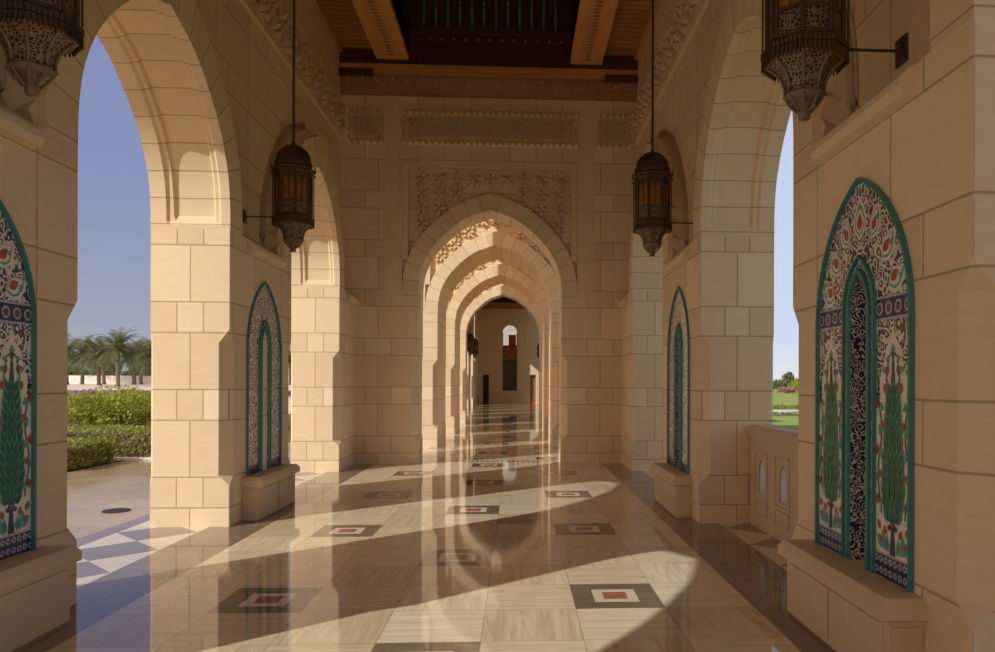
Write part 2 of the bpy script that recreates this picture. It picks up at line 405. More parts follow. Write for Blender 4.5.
def arch2(a, h, zs, n=14):
    """pointed two-centred arch half, (s,z) from springing to apex"""
    c = (h*h-a*a)/(2*a); R = a+c; t1 = math.acos(c/R)
    return [(-c+R*math.cos(t1*i/n), zs+R*math.sin(t1*i/n)) for i in range(n+1)]
NA, NZS, NH2 = .118, 2.06, .20      # blue recess in the middle of a tile panel
def cut(o, cutter):
    md = o.modifiers.new('cut', 'BOOLEAN'); md.operation = 'DIFFERENCE'; md.object = cutter; md.solver = 'EXACT'
    bpy.context.view_layer.update(); me = bpy.data.meshes.new_from_object(o.evaluated_get(bpy.context.evaluated_depsgraph_get()))
    o.modifiers.clear(); o.data = me; bpy.data.objects.remove(cutter)

def niche_poly(a, h, zs, z0):
    H = arch2(a, h, zs); return [(-a, z0), (a, z0)] + H + [(-s, z) for s, z in reversed(H[:-1])]
def pier(sgn, yc, y0=None, y1=None, niche=False, sill=None):
    y0 = yc-HP if y0 is None else y0; y1 = yc+HP if y1 is None else y1
    mb = MB(); pier_loft(mb, W, WO, y0, y1, (.12,.03,.03,.12))
    if sgn < 0: mb = mb.mirror()
    o = mb.build('wall_pier', M['pier'], kind='structure')
    if niche:
        k = MB(); k.prism(niche_poly(NA+.004, NH2, NZS, .5), lambda s, z, d: (sgn*d, yc+s, z), 2.5, W+.12); k = k.build('cutter', M['pier'])
        cut(o, k)
    if sill:
        s = MB(); P = [(WR+.01,3.45),(2.60,3.275),(2.565,3.24),(2.555,3.19),(2.58,3.14),(W+.01,3.12),(WR+.01,3.12)]
        s.prism(P, lambda a, b, d: (a, d, b), yc-.61, yc+.61)
        if sgn < 0: s = s.mirror()
        s.build('sill', M['stone'], sill)
    return o

YE = 14.86; YB = 15.70
near_arches = [PY+PIT/2 - PIT*k for k in range(5)]
for sgn, nm in ((-1,'wall_left'), (1,'wall_right')):
    sw = side_wall(nm, sgn, near_arches, near_arches[-1]-PIT/2, YE)
    for k in range(4): pier(sgn, PY-PIT*k, niche=(k < 2), sill=sw)
    pier(sgn, PY+PIT, PY+PIT-HP, YB, sill=sw)
# ------------------------------------------------------------------ cross walls with a pointed arch
def cross_wall(name, y0, y1, fine):
    wb, rb, cb, lb = MB(), MB(), MB(), MB(); F = lambda a, q, z: (a, q, z); X = WO
    ex = off(.31, .32)
    reveal(rb, 0, [(y0,0),(y1,0)], F, 0); band(rb, 0, HALF, ex, y0, y0, F, 0)
    rec = y0+.10
    band(rb, 0, ex, off(.33,.34), y0, rec, F, 0)
    A = [p for p in full(off(.33,.34))]; fx, fz = 1.66, 5.93
    for i in range(len(A)-1):                                     # sunk spandrel panel
        if abs(A[i+1][0]-A[i][0]) > 1e-6: wb.face([F(A[i][0],rec,A[i][1]),F(A[i+1][0],rec,A[i+1][1]),F(A[i+1][0],rec,fz),F(A[i][0],rec,fz)])
    a = A[-1][0]
    for s in (-1, 1):
        wb.box(s*(a-.02), s*X, y0, y0+.2, ZS, fz)
    wb.box(-X, X, y0, y0+.2, fz, ZT)
    above(wb, 0, HALF, X, y1, 8.4, ZS, F)
    for s in (-1, 1): wb.face([(s*X,y0,ZS),(s*X,y1,ZS),(s*X,y1,8.4),(s*X,y0,8.4)])
    wb.box(-X, X, y0+.001, y1-.001, ZT, 9.5)
    xs = [p[0] for p in off(.33,.34)]; 
    def keep(x, z):
        h = off(.36,.37)
        for i in range(NH-1):
            if h[i+1][0] <= abs(x) <= h[i][0]: return z > h[i][1]+(h[i+1][1]-h[i][1])*(h[i][0]-abs(x))/max(1e-6,h[i][0]-h[i+1][0])+.06
        return abs(x) > h[0][0]
    relief(cb, lambda p, q, d: (p, rec-d, q), -1.53, 1.53, 4.0, 5.84, .33, .055, keep)
    # flat frame round the spandrel panel
    for s in (-1, 1): lb.box(s*1.62, s*1.735, y0-.012, y0+.10, 4.05, 5.95)
    lb.box(-1.735, 1.735, y0-.013, y0+.10, 5.885, 5.955)
    if fine:
        for s in (-1, 1): lb.box(s*1.80, s*2.08, y0-.012, y0+.05, ZS, 7.28)
        for b0, b1 in ((-1.77,1.77),(-2.84,-2.1),(2.1,2.84)):
            for z0, z1 in ((6.32,6.44),(6.91,7.03)): relief(cb, lambda p, q, d: (p, y0-d, q), b0, b1, z0, z1, .125, .12, None, 0, 1)
            for e in (b0+.045, b1-.045): relief(cb, lambda p, q, d: (p, y0-d, q), e-.045, e+.045, 6.43, 6.92, .09, .085, None, 0, 1)
            relief(cb, lambda p, q, d: (p, y0-d, q), b0+.12, b1-.12, 6.47, 6.88, .13, .035)
    w = wb.build(name, M['wall'], kind='structure'); rb.build('archivolt', M['vous'], w); cb.build('carved_panel', M['carve'], w); lb.build('frame', M['stone'], w)
    for s in (-1, 1):
        pb = MB(); pier_loft(pb, HA, X, y0, y1, (.12,.03,.03,.12))
        if s < 0: pb = pb.mirror()
        pb.build('arch_pier', M['wall'], w)
    return w
cross_wall('wall_end', YE, YB, True)
for k in range(3): cross_wall('wall_gateway', 18.6+PIT*k, (20.8 if k < 2 else 19.45)+PIT*k, False)

# ------------------------------------------------------------------ far hall
FH0 = 31.0; FE = 60.4
fa = [PY+PIT*5 + PIT/2 + PIT*k for k in range(4)]
for sgn, nm in ((-1,'wall_left_far'), (1,'wall_right_far')):
    side_wall(nm, sgn, fa, fa[0]-PIT/2, fa[-1]+PIT/2, False)
    mb = MB(); mb.box(sgn*W, sgn*WO, fa[-1]+PIT/2+(0 if sgn > 0 else 1.35), FE-(2.2 if sgn > 0 else 0), 0, ZT); mb.build('wall_light_block', M['wall'], kind='structure')  # bay block added to shade the far wall, gaps let some light in
    for k in range(5):
        pier(sgn, PY+PIT*(k+5))
mb = MB()
def hole_wall(mb, xs, zs, holes, y0, y1):
    for i in range(len(xs)-1):
        for j in range(len(zs)-1):
            cx, cz = (xs[i]+xs[i+1])/2, (zs[j]+zs[j+1])/2
            if any(a < cx < b and c < cz < d for a, b, c, d in holes): continue
            mb.box(xs[i], xs[i+1], y0, y1, zs[j], zs[j+1])
hole_wall(mb, [-4,-2.2,-1.72,-.62,.55,1.6,2.08,4], [0,1.0,2.3,6.33,9], [(-2.2,-1.72,0,2.3),(1.6,2.08,0,2.3),(-.62,.55,1.0,6.33)], FE, FE+.5)
# pointed head of the far window
H = arch2(.585, .62, 5.7); Fm = lambda s, z, d: (-.035+s, d, z)
fw = mb.build('wall_far', M['stone'], kind='structure')
hb = MB()
for sg in (-1, 1):
    for i in range(len(H)-1):
        hb.prism([(sg*H[i][0],H[i][1]),(sg*.6,H[i][1]),(sg*.6,6.34),(sg*H[i+1][0],6.34),(sg*H[i+1][0],H[i+1][1])] if i == 0 else [(sg*H[i][0],H[i][1]),(sg*H[i][0],6.34),(sg*H[i+1][0],6.34),(sg*H[i+1][0],H[i+1][1])], Fm, FE, FE+.4)
hb.build('window_head', M['stone'], fw)
win = empty('window_1', (-.035, FE+.2, 1.0), kind='structure')
M['red_cloth'] = plain('red_lattice', (.42,.07,.035), .5); M['grey_screen'] = plain('grey_screen', (.09,.085,.08), .5); M['pane_white'] = plain('frosted_pane_glow', (.75,.70,.66), .3); M['pane_white'].node_tree.nodes['Principled BSDF'].inputs['Emission Color'].default_value = (1,.92,.82,1); M['pane_white'].node_tree.nodes['Principled BSDF'].inputs['Emission Strength'].default_value = .42  # pane glows on its own to stand for daylight behind it
mb = MB(); mb.box(-.585,.585,0,.05,0,2.45); mb.build('lower_screen', M['grey_screen'], win)
mb = MB(); mb.box(-.585,.585,-.02,.05,2.45,3.65)
for i in range(6): mb.box(-.5+i*.2-.02,-.5+i*.2+.02,-.05,0,2.5,3.6)
mb.build('lattice', M['wcarve'], win)
mb = MB(); mb.box(-.1,.5,-.03,.02,3.0,4.55); mb.build('red_panel', M['red_cloth'], win)
mb = MB(); mb.box(-.585,.585,.03,.06,3.65,5.4); mb.build('pane', M['pane_white'], win)
mb = MB()
for x in (-.585,.545): mb.box(x,x+.04,-.06,.0,0,4.7)
mb.box(-.585,.585,-.06,0,3.6,3.68); mb.box(-.585,.585,-.06,0,2.42,2.5); mb.build('window_frame', M['wdark'], win)
for nm, x0, x1, mt in (('door_1',-2.2,-1.72,'wdark'),('door_2',1.6,2.08,'wcarve')):
    d = empty(nm, ((x0+x1)/2, FE+.25, 0), kind='structure'); hw = (x1-x0)/2
    mb = MB(); mb.box(-hw,hw,0,.05,0,2.3); mb.box(-hw+.06,hw-.06,-.02,0,.15,1.0); mb.box(-hw+.06,hw-.06,-.02,0,1.15,2.15); mb.build('door_leaf', M[mt], d)
    mb = MB(); mb.lathe([(.02,0),(.03,.01),(.03,.03),(.015,.04)], 10, (hw-.08,-.03,1.05)); mb.build('door_handle', M['gold'], d)
    if nm == 'door_2':
        mb = MB(); mb.box(-hw,hw,-.05,-.02,0,.32); mb.build('kick_panel', M['red_cloth'], d, label='orange red panel across the foot of the door')

# ------------------------------------------------------------------ ceilings
def ceiling(name, y0, y1, dz=0., fine=True):
    root = empty(name, (0,0,0), kind='structure'); z0 = 8.05+dz
    mb = MB(); bx = 1.87; bw = .31
    for s in (-1, 1): mb.box(s*(bx-bw), s*4.1, y0, y1, z0, z0+.35)
    mb.build('plank_panel', M['plank'], root)
    for s in (-1, 1):
        b = MB(); zb = z0-.2
        b.box(s*bx-bw, s*bx-.13, y0, y1-.36, zb, z0+.1); b.box(s*bx+.13, s*bx+bw, y0, y1-.36, zb, z0+.1); b.box(s*bx-.13, s*bx+.13, y0, y1-.36, zb+.035, z0+.1)
        b.box(s*bx-.13, s*bx+.13, y1-.5, y1-.36, zb, z0+.1)
        o = b.build('beam', M['beam'], root)
        c = MB(); n = int((y1-y0)/.12)
        for i in range(n):
            y = y0+.1+i*.12
            if y > y1-.52: break
            c.rings([[(s*bx-.10,y,zb+.036),(s*bx,y-.05,zb+.036),(s*bx+.10,y,zb+.036),(s*bx,y+.05,zb+.036)],[(s*bx-.03,y,zb+.012),(s*bx,y-.015,zb+.012),(s*bx+.03,y,zb+.012),(s*bx,y+.015,zb+.012)]])
        c.build('carved_strip', M['wcarve'], o)
        t = MB(); t.box(s*(WR if fine else W)-s*.0, s*(WR-.07), y0, y1, z0-.08, z0); t.build('wall_trim', M['beamx'], root)
    k = MB(); xi = bx-bw; zc = z0+1.55
    for s in (-1, 1): k.box(s*xi, s*(xi+.08), y0, y1, z0-.1, zc)
    k.box(-xi, xi, y1-.42, y1-.3, z0-.25, zc); k.box(-xi, xi, y0, y0+.1, z0, zc); k.box(-xi-.1, xi+.1, y0, y1, zc, zc+.15)
    n = int((y1-y0)/1.2)
    for i in range(1, n): k.box(-xi, xi, y1-.4-i*1.275-.06, y1-.4-i*1.275+.06, zc-.18, zc)
    k.build('coffer', M['wdark'], root)
    if fine:
        for i in range(12):
            x = -1.27+i*2.54/11; b = MB(); y = y1-.46
            b.lathe([(.012,0),(.03,.03),(.012,.06),(.022,.12),(.034,.25),(.022,.42),(.014,.46),(.032,.5),(.014,.54),(.02,.6),(.02,.95)], 8, (x,y,z0+.38)); b.build('baluster', M['teal_paint'], root)
            b = MB(); b.lathe([(.0,0),(.028,.02),(.028,.04),(0,.06)], 8, (x+.115,y+.02,z0+.16)); b.build('boss', M['wcarve'], root)
        rl = MB(); rl.box(-xi,xi,y1-.5,y1-.42,z0+.3,z0+.38); rl.box(-xi,xi,y1-.5,y1-.42,z0+1.33,z0+1.4); rl.build('rail', M['wdark'], root)
    # cornice over the end wall
    a = MB(); a.rings([[(s*x, y, z) for s, x in ((-1,2.95),(1,2.95))]+[(2.95,y1,z),(-2.95,y1,z)] for y, z in ((y1-.16,z0-.77),(y1-.18,z0-.70),(y1-.27,z0-.56),(y1-.30,z0-.44))])
    n = 48
    for i in range(n):
        x = -2.9+5.8*(i+.5)/n; w = 5.8/n*.42; y = y1-.27-.03*(i % 2)
        a.rings([[(x-w*.3,y+.06,z0-.69),(x+w*.3,y+.06,z0-.69),(x+w*.3,y+.13,z0-.69),(x-w*.3,y+.13,z0-.69)],[(x-w,y-.03,z0-.52),(x+w,y-.03,z0-.52),(x+w,y+.1,z0-.52),(x-w,y+.1,z0-.52)]])
    co = a.build('cornice', M['wcarve'], root)
    g = MB()
    for i in range(20):
        x = -2.75+5.5*i/19; g.lathe([(0,-.02),(.018,-.01),(.018,.01),(0,.02)], 6, (x, y1-.325, z0-.60+.045*(i % 2)))
    g.build('gilded_studs', M['gold'], co)
    a = MB(); a.box(-3.06,3.06,y1-.34,y1,z0-.46,z0-.41); a.box(-3.06,3.06,y1-.38,y1,z0-.38,z0-.29); a.box(-3.03,3.03,y1-.33,y1,z0-.41,z0-.38); dk = MB(); dk.box(-3.0,3.0,y1-.345,y1-.05,z0-.29,z0+.05); dk.build('gap_shade_board', M['wdark'], root)  # dark board put in as the shade of the gap above the cornice
    a.build('cornice_rail', M['beamx'], root)
    for s in (-1, 1):
        a = MB(); a.box(s*2.25,s*3.08,y1-.40,y1-.2,z0-.52,z0-.41); a.box(s*2.92,s*3.1,y1-.42,y1-.1,z0-.70,z0-.46); a.build('cornice_bracket', M['wdark'], root)
    return root
ceiling('ceiling', near_arches[-1]-PIT/2, YE)
ceiling('ceiling_far', 29.65, FE, .35, False)
mb = MB(); mb.box(-4.1,-3.5,29.65,FE,8.3,9.0); mb.box(3.5,4.1,29.65,FE,8.3,9.0)
for s in (-1,1): mb.box(s*2.64,s*3.5,29.65,FE,8.0,9.0); mb.box(s*2.64,s*3.5,29.65,FH0+3.0,ZS,8.0); mb.box(s*2.64,s*3.5,29.65,31.6,0,ZS)
mb.build('trim_1', M['stone'], kind='structure')

# ------------------------------------------------------------------ floor
fb = MB(); FM = [M['mx'], M['my'], M['mbrown'], M['mwhite'], M['mred'], M['mband'], M['mgrey'], M['pave']]
def q(x0, x1, y0, y1, m, z=0.): fb.face([(x0,y0,z),(x1,y0,z),(x1,y1,z),(x0,y1,z)], m)
def frame(x, y, r0, r1, m):
    q(x-r0,x+r0,y-r0,y-r1,m); q(x-r0,x+r0,y+r1,y+r0,m); q(x-r0,x-r1,y-r1,y+r1,m); q(x+r1,x+r0,y-r1,y+r1,m)
YF0, YF1 = -9.5, FE+.6
j0 = math.floor((YF0-FY0)/TT); j1 = math.ceil((YF1-FY0)/TT)
for j in range(j0, j1+1):
    for i in range(-3, 4):
        x, y = i*TT, FY0+j*TT; r = TT/2
        if (i in (-2, 2) and j % 4 == 0) or (i == 0 and j % 4 == 2):
            frame(x, y, r, .165, 2); frame(x, y, .165, .09, 3); q(x-.09,x+.09,y-.09,y+.09,4)
        else: q(x-r,x+r,y-r,y+r, 0 if (i+j) % 2 else 1)
ya, yz = FY0+(j0-.5)*TT, FY0+(j1+.5)*TT
XI = 3.5*TT
for s in (-1, 1):
    for x0, x1, m in ((XI,2.42,5),(2.42,2.86,5),(3.70,3.92,5)): q(min(s*x0,s*x1),max(s*x0,s*x1),ya,yz,m)
    L = .425; n = int((yz-ya)/(2*L))
    for k in range(n):
        y0 = ya+k*2*L; xc, h = s*3.28, .42
        fb.face([(xc-h,y0+L,0),(xc,y0,0),(xc+h,y0+L,0),(xc,y0+2*L,0)], 6)
        for sx in (-1, 1):
            fb.face([(xc,y0,0),(xc+sx*h,y0,0),(xc+sx*h,y0+L,0)][::sx], 3); fb.face([(xc,y0+2*L,0),(xc+sx*h,y0+L,0),(xc+sx*h,y0+2*L,0)][::sx], 3)
fb.build('floor', FM, kind='structure')
fb = MB(); q(-7.3,-3.92,ya,13.3,0); q(-7.4,-3.92,13.3,15.68,0); q(-6.0,-3.92,15.6,yz,0); q(3.92,5.2,ya,yz,0)
fb.build('floor_terrace', M['pave'], kind='structure')
# checker strip under the first archway
fb = MB(); n = 26
for i in range(n):
    x = -1.36+2.72*i/n; 
    fb.face([(x,15.28,.002),(x+1.36/n,15.16,.002),(x+2.72/n,15.28,.002),(x+1.36/n,15.40,.002)], 0)
fb.build('floor_inlay_strip', M['mbrown'], kind='structure')

# ------------------------------------------------------------------ stone benches
def bench(sgn, yc, label):
    o = empty('stone_bench', (sgn*2.64, yc-(.0 if yc < 6 else .03), 0), label, 'bench', 'stone ledges below the tile panels')
    X = lambda d: -sgn*d
    b = MB(); hl = .72
    b.box(X(0), X(.185), -hl, hl, 0, .385)
    for y0, y1 in ((-hl+.05,-.02),(.02,hl-.05)): b.box(X(.18), X(.197), y0, y1, .03, .35)
    b.box(X(.02), X(.17), -hl-.012, -hl+.02, .03, .35); b.box(X(.02), X(.17), hl-.02, hl+.012, .03, .35)
    b.build('bench_body', M['bench'], o)
    c = MB()
    def rg(d, e, z): return [(X(0),-e,z),(X(d),-e,z),(X(d),e,z),(X(0),e,z)]
    c.rings([rg(.205,hl+.02,.385), rg(.24,hl+.04,.395), rg(.24,hl+.04,.455), rg(.215,hl+.015,.49), rg(.205,hl+.005,.5)])
    c.build('bench_slab', M['bench'], o)
    return o

# ------------------------------------------------------------------ tile panels
TM = ['t_white','t_scroll','t_navy','t_green','t_green2','t_red','t_turq','t_brown','t_teal','t_pale']
def tile_panel_mesh(trees):
    PA, PZS, PH, Z0 = .625, 1.98, .89, .5
    field = MB(); H = arch2(PA-.015, PH-.015, PZS, 24)
    IA, IZ, IH = .205, 2.06, .325
    Hi = arch2(IA, IH, IZ, 12)
    def zo(s):
        s = abs(s)
        for i in range(len(H)-1):
            if H[i+1][0] <= s <= H[i][0]: return H[i][1]+(H[i+1][1]-H[i][1])*(H[i][0]-s)/(H[i][0]-H[i+1][0]+1e-9)
        return H[-1][1] if s < .01 else PZS
    def zi(s):
        s = abs(s)
        if s > IA: return Z0
        for i in range(len(Hi)-1):
            if Hi[i+1][0] <= s <= Hi[i][0]: return Hi[i][1]+(Hi[i+1][1]-Hi[i][1])*(Hi[i][0]-s)/(Hi[i][0]-Hi[i+1][0]+1e-9)
        return Hi[-1][1]
    F = lambda s, z, d=0: (d, s, z)
    xs = sorted(set([round(-(PA-.015)+2*(PA-.015)*i/56, 4) for i in range(57)] + [IA, -IA, .0]))
    zones = [(Z0,.64,2),(.64,1.52,0),(1.52,1.97,1),(1.97,2.10,2),(2.10,9,1)] if trees else [(Z0,.60,2),(.60,9,1)]
    for a, b in zip(xs[:-1], xs[1:]):
        mid = (a+b)/2; la, lb = (zi(a*.9999+mid*.0001), zi(b*.9999+mid*.0001)) if abs(mid) < IA else (Z0, Z0)
        ua, ub = zo(a), zo(b)
        for z0, z1, m in zones:
            p0, p1, q0, q1 = max(z0,la), max(z0,lb), min(z1,ua), min(z1,ub)
            if q0-p0 > 1e-4 or q1-p1 > 1e-4:
                field.face([F(a,p0),F(b,p1),F(b,max(p1,q1)),F(a,max(p0,q0))], m)
    lay = [0.002]
    def poly(pts, m, d=.003):
        # fan from the centre so the outline may be concave
        cx = sum(p[0] for p in pts)/len(pts); cz = sum(p[1] for p in pts)/len(pts)
        for k in range(len(pts)):
            a, b = pts[k], pts[(k+1) % len(pts)]; field.face([F(cx,cz,d),F(*a,d),F(*b,d)], m)
    def shape(pts, s, z, sc, rot, m, d=.003, mir=1):
        c, n = math.cos(rot), math.sin(rot); poly([(s+mir*sc*(x*c-y*n), z+sc*(x*n+y*c)) for x, y in pts], m, d)
    drop = [(0,0),(.30,.25),(.36,.55),(.2,.85),(0,1.1),(-.2,.85),(-.36,.55),(-.30,.25)]
    leaf = [(0,0),(.16,.25),(.2,.5),(.1,.8),(0,1),(-.1,.8),(-.2,.5),(-.16,.25)]
    trefoil = [(0,-.5),(.2,-.2),(.6,-.3),(.75,.05),(.35,.2),(.3,.6),(0,.85),(-.3,.6),(-.35,.2),(-.75,.05),(-.6,-.3),(-.2,-.2)]
    disc = [(math.cos(k*PI/4+.39)*.5, math.sin(k*PI/4+.39)*.5) for k in range(8)]
    def line(pts, w, m, d=.003):
        for (a, b), (c, e) in zip(pts[:-1], pts[1:]):
            l = math.hypot(c-a, e-b) or 1; nx, nz = -(e-b)/l*w, (c-a)/l*w
            field.face([F(a+nx,b+nz,d),F(a-nx,b-nz,d),F(c-nx,e-nz,d),F(c+nx,e+nz,d)], m)
    for sg in ((-1, 1) if trees else ()):
        c0 = sg*.408
        # navy foot band of octagons, medallion band
        for k in range(4):
            s = sg*(.25+k*.105); [shape(disc, s+dx, z_, .044, 0, mm, .002+.001*(mm == 2)) if mm == 9 else shape(disc, s+dx, z_, .018, 0, 2, .003) for dx in (-.026*sg,.026*sg) for z_ in (.535,.60) for mm in (9,2)]
            shape(disc, s, 2.035, .082, 0, 9, .002); shape(disc, s, 2.035, .05, 0, 7, .003); shape(disc, s, 2.035, .022, 0, 5, .004)
        for zl in (.635, 1.975, 2.098): line([(sg*IA,zl),(sg*.60,zl)], .007, 9, .0025)
        # white ogee above the cypress
        og = [(-.145,1.52),(.145,1.52),(.155,1.62),(.10,1.74),(.085,1.80),(.03,1.86),(0,1.93),(-.03,1.86),(-.085,1.80),(-.10,1.74),(-.155,1.62)]
        poly([(c0+x, z) for x, z in og], 0, .002)
        # cypress: overlapping spear leaves, widest low down
        zb, zt = .83, 1.80
        def wid(t): return .118*min(1, .55+t*3.5)*(1-t)**.95
        outl = [(c0+wid(i/14), zb+(zt-zb)*i/14) for i in range(15)]
        poly(outl+[(2*c0-x, z) for x, z in reversed(outl[:-1])], 3, .003)
        for r in range(15):
            t = r/15; z = zb+(zt-zb)*t; w = wid(t); n = 5 if w > .075 else (4 if w > .05 else (3 if w > .03 else 1))
            for k in range(n):
                u = (k-(n-1)/2)/max(1,(n-1)/2); u = u if n > 1 else 0
                shape(leaf, c0+u*w*.82, z-.01, .115 if n > 1 else .08, -u*.42, 4, .0035+.0002*(15-r)); shape(leaf, c0+u*w*.82, z-.004, .082, -u*.42, 3, .0038+.0002*(15-r))
        # slender foot and fan
        poly([(c0-.012,.80),(c0+.012,.80),(c0+.03,.645),(c0-.03,.645)], 2, .004); shape(trefoil, c0, .80, .07, 0, 2, .006); shape(disc, c0, .815, .03, 0, 5, .0065)
        # tulips and leaves at the foot
        for k, (dx, dz, r_, sc, m) in enumerate([(.075,.65,-.35,.13,6),(-.075,.65,.35,.13,6),(.05,.65,-.15,.10,4),(-.05,.65,.15,.10,4),(.11,.66,-.75,.10,6),(-.11,.66,.75,.10,6)]): shape(leaf, c0+dx, dz, sc, r_, m, .003)
        for dx, dz, r_ in [(.075,.745,-.3),(-.075,.745,.3),(.14,.77,-.5),(-.14,.77,.5),(.11,.70,-.9),(-.11,.70,.9)]: shape(drop, c0+dx, dz, .055, r_, 5, .0045)
        # vine with leaves and hanging red fruit on each side of the tree
        for sd in (-1, 1):
            pts = [(c0+sd*(.150+.022*math.sin(z*13)), z) for z in [.86+.06*i for i in range(14)]]; line(pts, .006, 7, .003)
            for i, z in enumerate((.92,1.06,1.20,1.34,1.47)):
                x = c0+sd*(.150+.022*math.sin(z*13)); shape(trefoil, x+sd*.018*(1 if i % 2 else -1), z, .042, sd*.5*i, 6, .005)
                shape(drop, x-sd*.022*(1 if i % 2 else -1), z+.055, .062, PI+sd*.2, 5, .0048)
        for dx, z, m in ((-.055,1.66,5),(.055,1.66,5),(-.085,1.56,5),(.085,1.56,5)): shape(drop, c0+dx, z+.05, .058, PI+dx*2, m, .0045)
        for dx, z in ((-.06,1.74),(.06,1.74),(0,1.80),(-.10,1.68),(.10,1.68)): shape(trefoil, c0+dx, z, .036, dx*8, 6, .005)
        line([(c0-.075,1.62),(c0-.05,1.75),(c0,1.79),(c0+.05,1.75),(c0+.075,1.62)], .005, 7, .0046)
        # medallions of the upper field
        for s, z, r_, sc in [(.35,2.14,-1.1,.18),(.27,2.31,-.8,.18),(.15,2.46,-.45,.17)]:
            shape(drop, sg*s, z, sc*1.16, r_*1, 0, .0025, sg); shape(drop, sg*s+sg*.012*math.sin(-r_), z+.02, sc*.94, r_, 6, .0032, sg); shape(drop, sg*s+sg*.02*math.sin(-r_), z+.033, sc*.80, r_, 0, .0038, sg)
            shape(drop, sg*s+sg*.035*math.sin(-r_), z+.05, sc*.5, r_, 5, .0045, sg)
            shape(trefoil, sg*s+sg*.13*math.sin(-r_)*1.2, z+.13*math.cos(r_), .034, r_, 6, .005, sg)
    if trees: shape(drop, 0, 2.48, .25, 0, 0, .0025); shape(drop, 0, 2.505, .19, 0, 6, .0032); shape(drop, 0, 2.52, .155, 0, 0, .0038); shape(drop, 0, 2.54, .10, 0, 5, .0045); shape(trefoil, 0, 2.68, .035, 0, 6, .005)
    # sweeps along pointed outlines
    def strip(a, h, zs, w, d0, d1, n=18, m=0):
        mb = MB(); A = arch2(a, h, zs, n); B = arch2(a-w, h-w*1.05, zs, n)
        P = [(-a,Z0)]+[(-s,z) for s, z in A]+[(s,z) for s, z in reversed(A[:-1])]+[(a,Z0)]
        Q = [(-(a-w),Z0)]+[(-s,z) for s, z in B]+[(s,z) for s, z in reversed(B[:-1])]+[(a-w,Z0)]
        rs = []
        for (pa, pz), (qa, qz) in zip(P, Q):
            ia, iz, ja, jz = pa*.8+qa*.2, pz*.8+qz*.2, pa*.2+qa*.8, pz*.2+qz*.8
            rs.append([F(pa,pz,d0),F(ia,iz,d1),F(ja,jz,d1),F(qa,qz,d0)])
        mb.rings(rs, m); return mb
    outer = strip(PA, PH, PZS, .026, -.005, .026)
    b1 = strip(IA+.008, IH+.01, IZ, .024, -.004, .022, 12); b2 = strip(NA+.036, NH2+.055, NZS, .036, -.004, .024, 12)
    pat = strip(IA-.012, IH-.012, IZ, IA-.012-NA-.03, -.004, .006, 12)
    rec = MB(); A = arch2(NA, NH2, NZS, 12); P = [(-NA,Z0)]+[(-s,z) for s, z in A]+[(s,z) for s, z in reversed(A[:-1])]+[(NA,Z0)]
    for (a, b), (c, e) in zip(P[:-1], P[1:]): rec.face([F(a,b,.004),F(c,e,.004),F(c,e,-.10),F(a,b,-.10)], 0)
    zz = lambda s: next(b for a, b in [(0,0)] if True)
    poly3 = P
    cx, cz = 0, 1.4
    for k in range(len(P)):
        a, b = P[k], P[(k+1) % len(P)]; rec.face([F(cx,cz,-.10),F(*a,-.10),F(*b,-.10)], 1)
    # white flower stems up the back of the recess
    return field, outer, b1, b2, pat, rec
tile_cache = {}
def tile_panel(sgn, yc, label, trees):
    """local +x points out of the wall; turned half round on the right wall"""
    o = empty('tile_panel', (sgn*W, yc, 0), label, 'tile panel', 'painted tile niches on the piers')
    o.rotation_euler.z = PI if sgn > 0 else 0
    if trees not in tile_cache:
        f, ou, b1, b2, pa, re = tile_panel_mesh(trees); d = .004
        sh = lambda b: MB().extend(b, lambda p: (p[0]+d, p[1], p[2]))
        tile_cache[trees] = [('tile_field', sh(f).mesh('tile_field', [M[k] for k in TM])), ('green_border', sh(ou).mesh('green_border', M['t_teal'])), ('inner_border', sh(b1).mesh('inner_border', M['t_teal'])),
                       ('inner_border', sh(b2).mesh('inner_border', M['t_teal'])), ('patterned_border', sh(pa).mesh('patterned_border', M['t_strip'])), ('blue_recess', sh(re).mesh('blue_recess', [M['t_scroll2'], M['t_scroll']]))]
    for n, me in tile_cache[trees]:
        c = bpy.data.objects.new(n, me); C.objects.link(c); c.parent = o
    return o
bench(-1, PY, 'pale stone ledge under the tile panel on the sunlit left pier by the arch')
bench(1, PY, 'pale stone ledge under the slim far tile panel on the shaded right side')
bench(-1, PY-PIT, 'large stone ledge under the cropped tile panel at the left edge of the photo')
bench(1, PY-PIT, 'large two-panel stone ledge under the big tile panel, nearest on the right')
tile_panel(-1, PY, 'finely patterned pointed tile panel on the pier between the two left arches', False)
tile_panel(1, PY, 'narrow-looking pointed tile panel on the farther right pier, beyond the parapet', False)
tile_panel(-1, PY-PIT, 'tile panel with green cypress cut off by the left edge of the photo', True)
tile_panel(1, PY-PIT, 'big pointed tile panel with two cypresses and red flowers, nearest on the right', True)

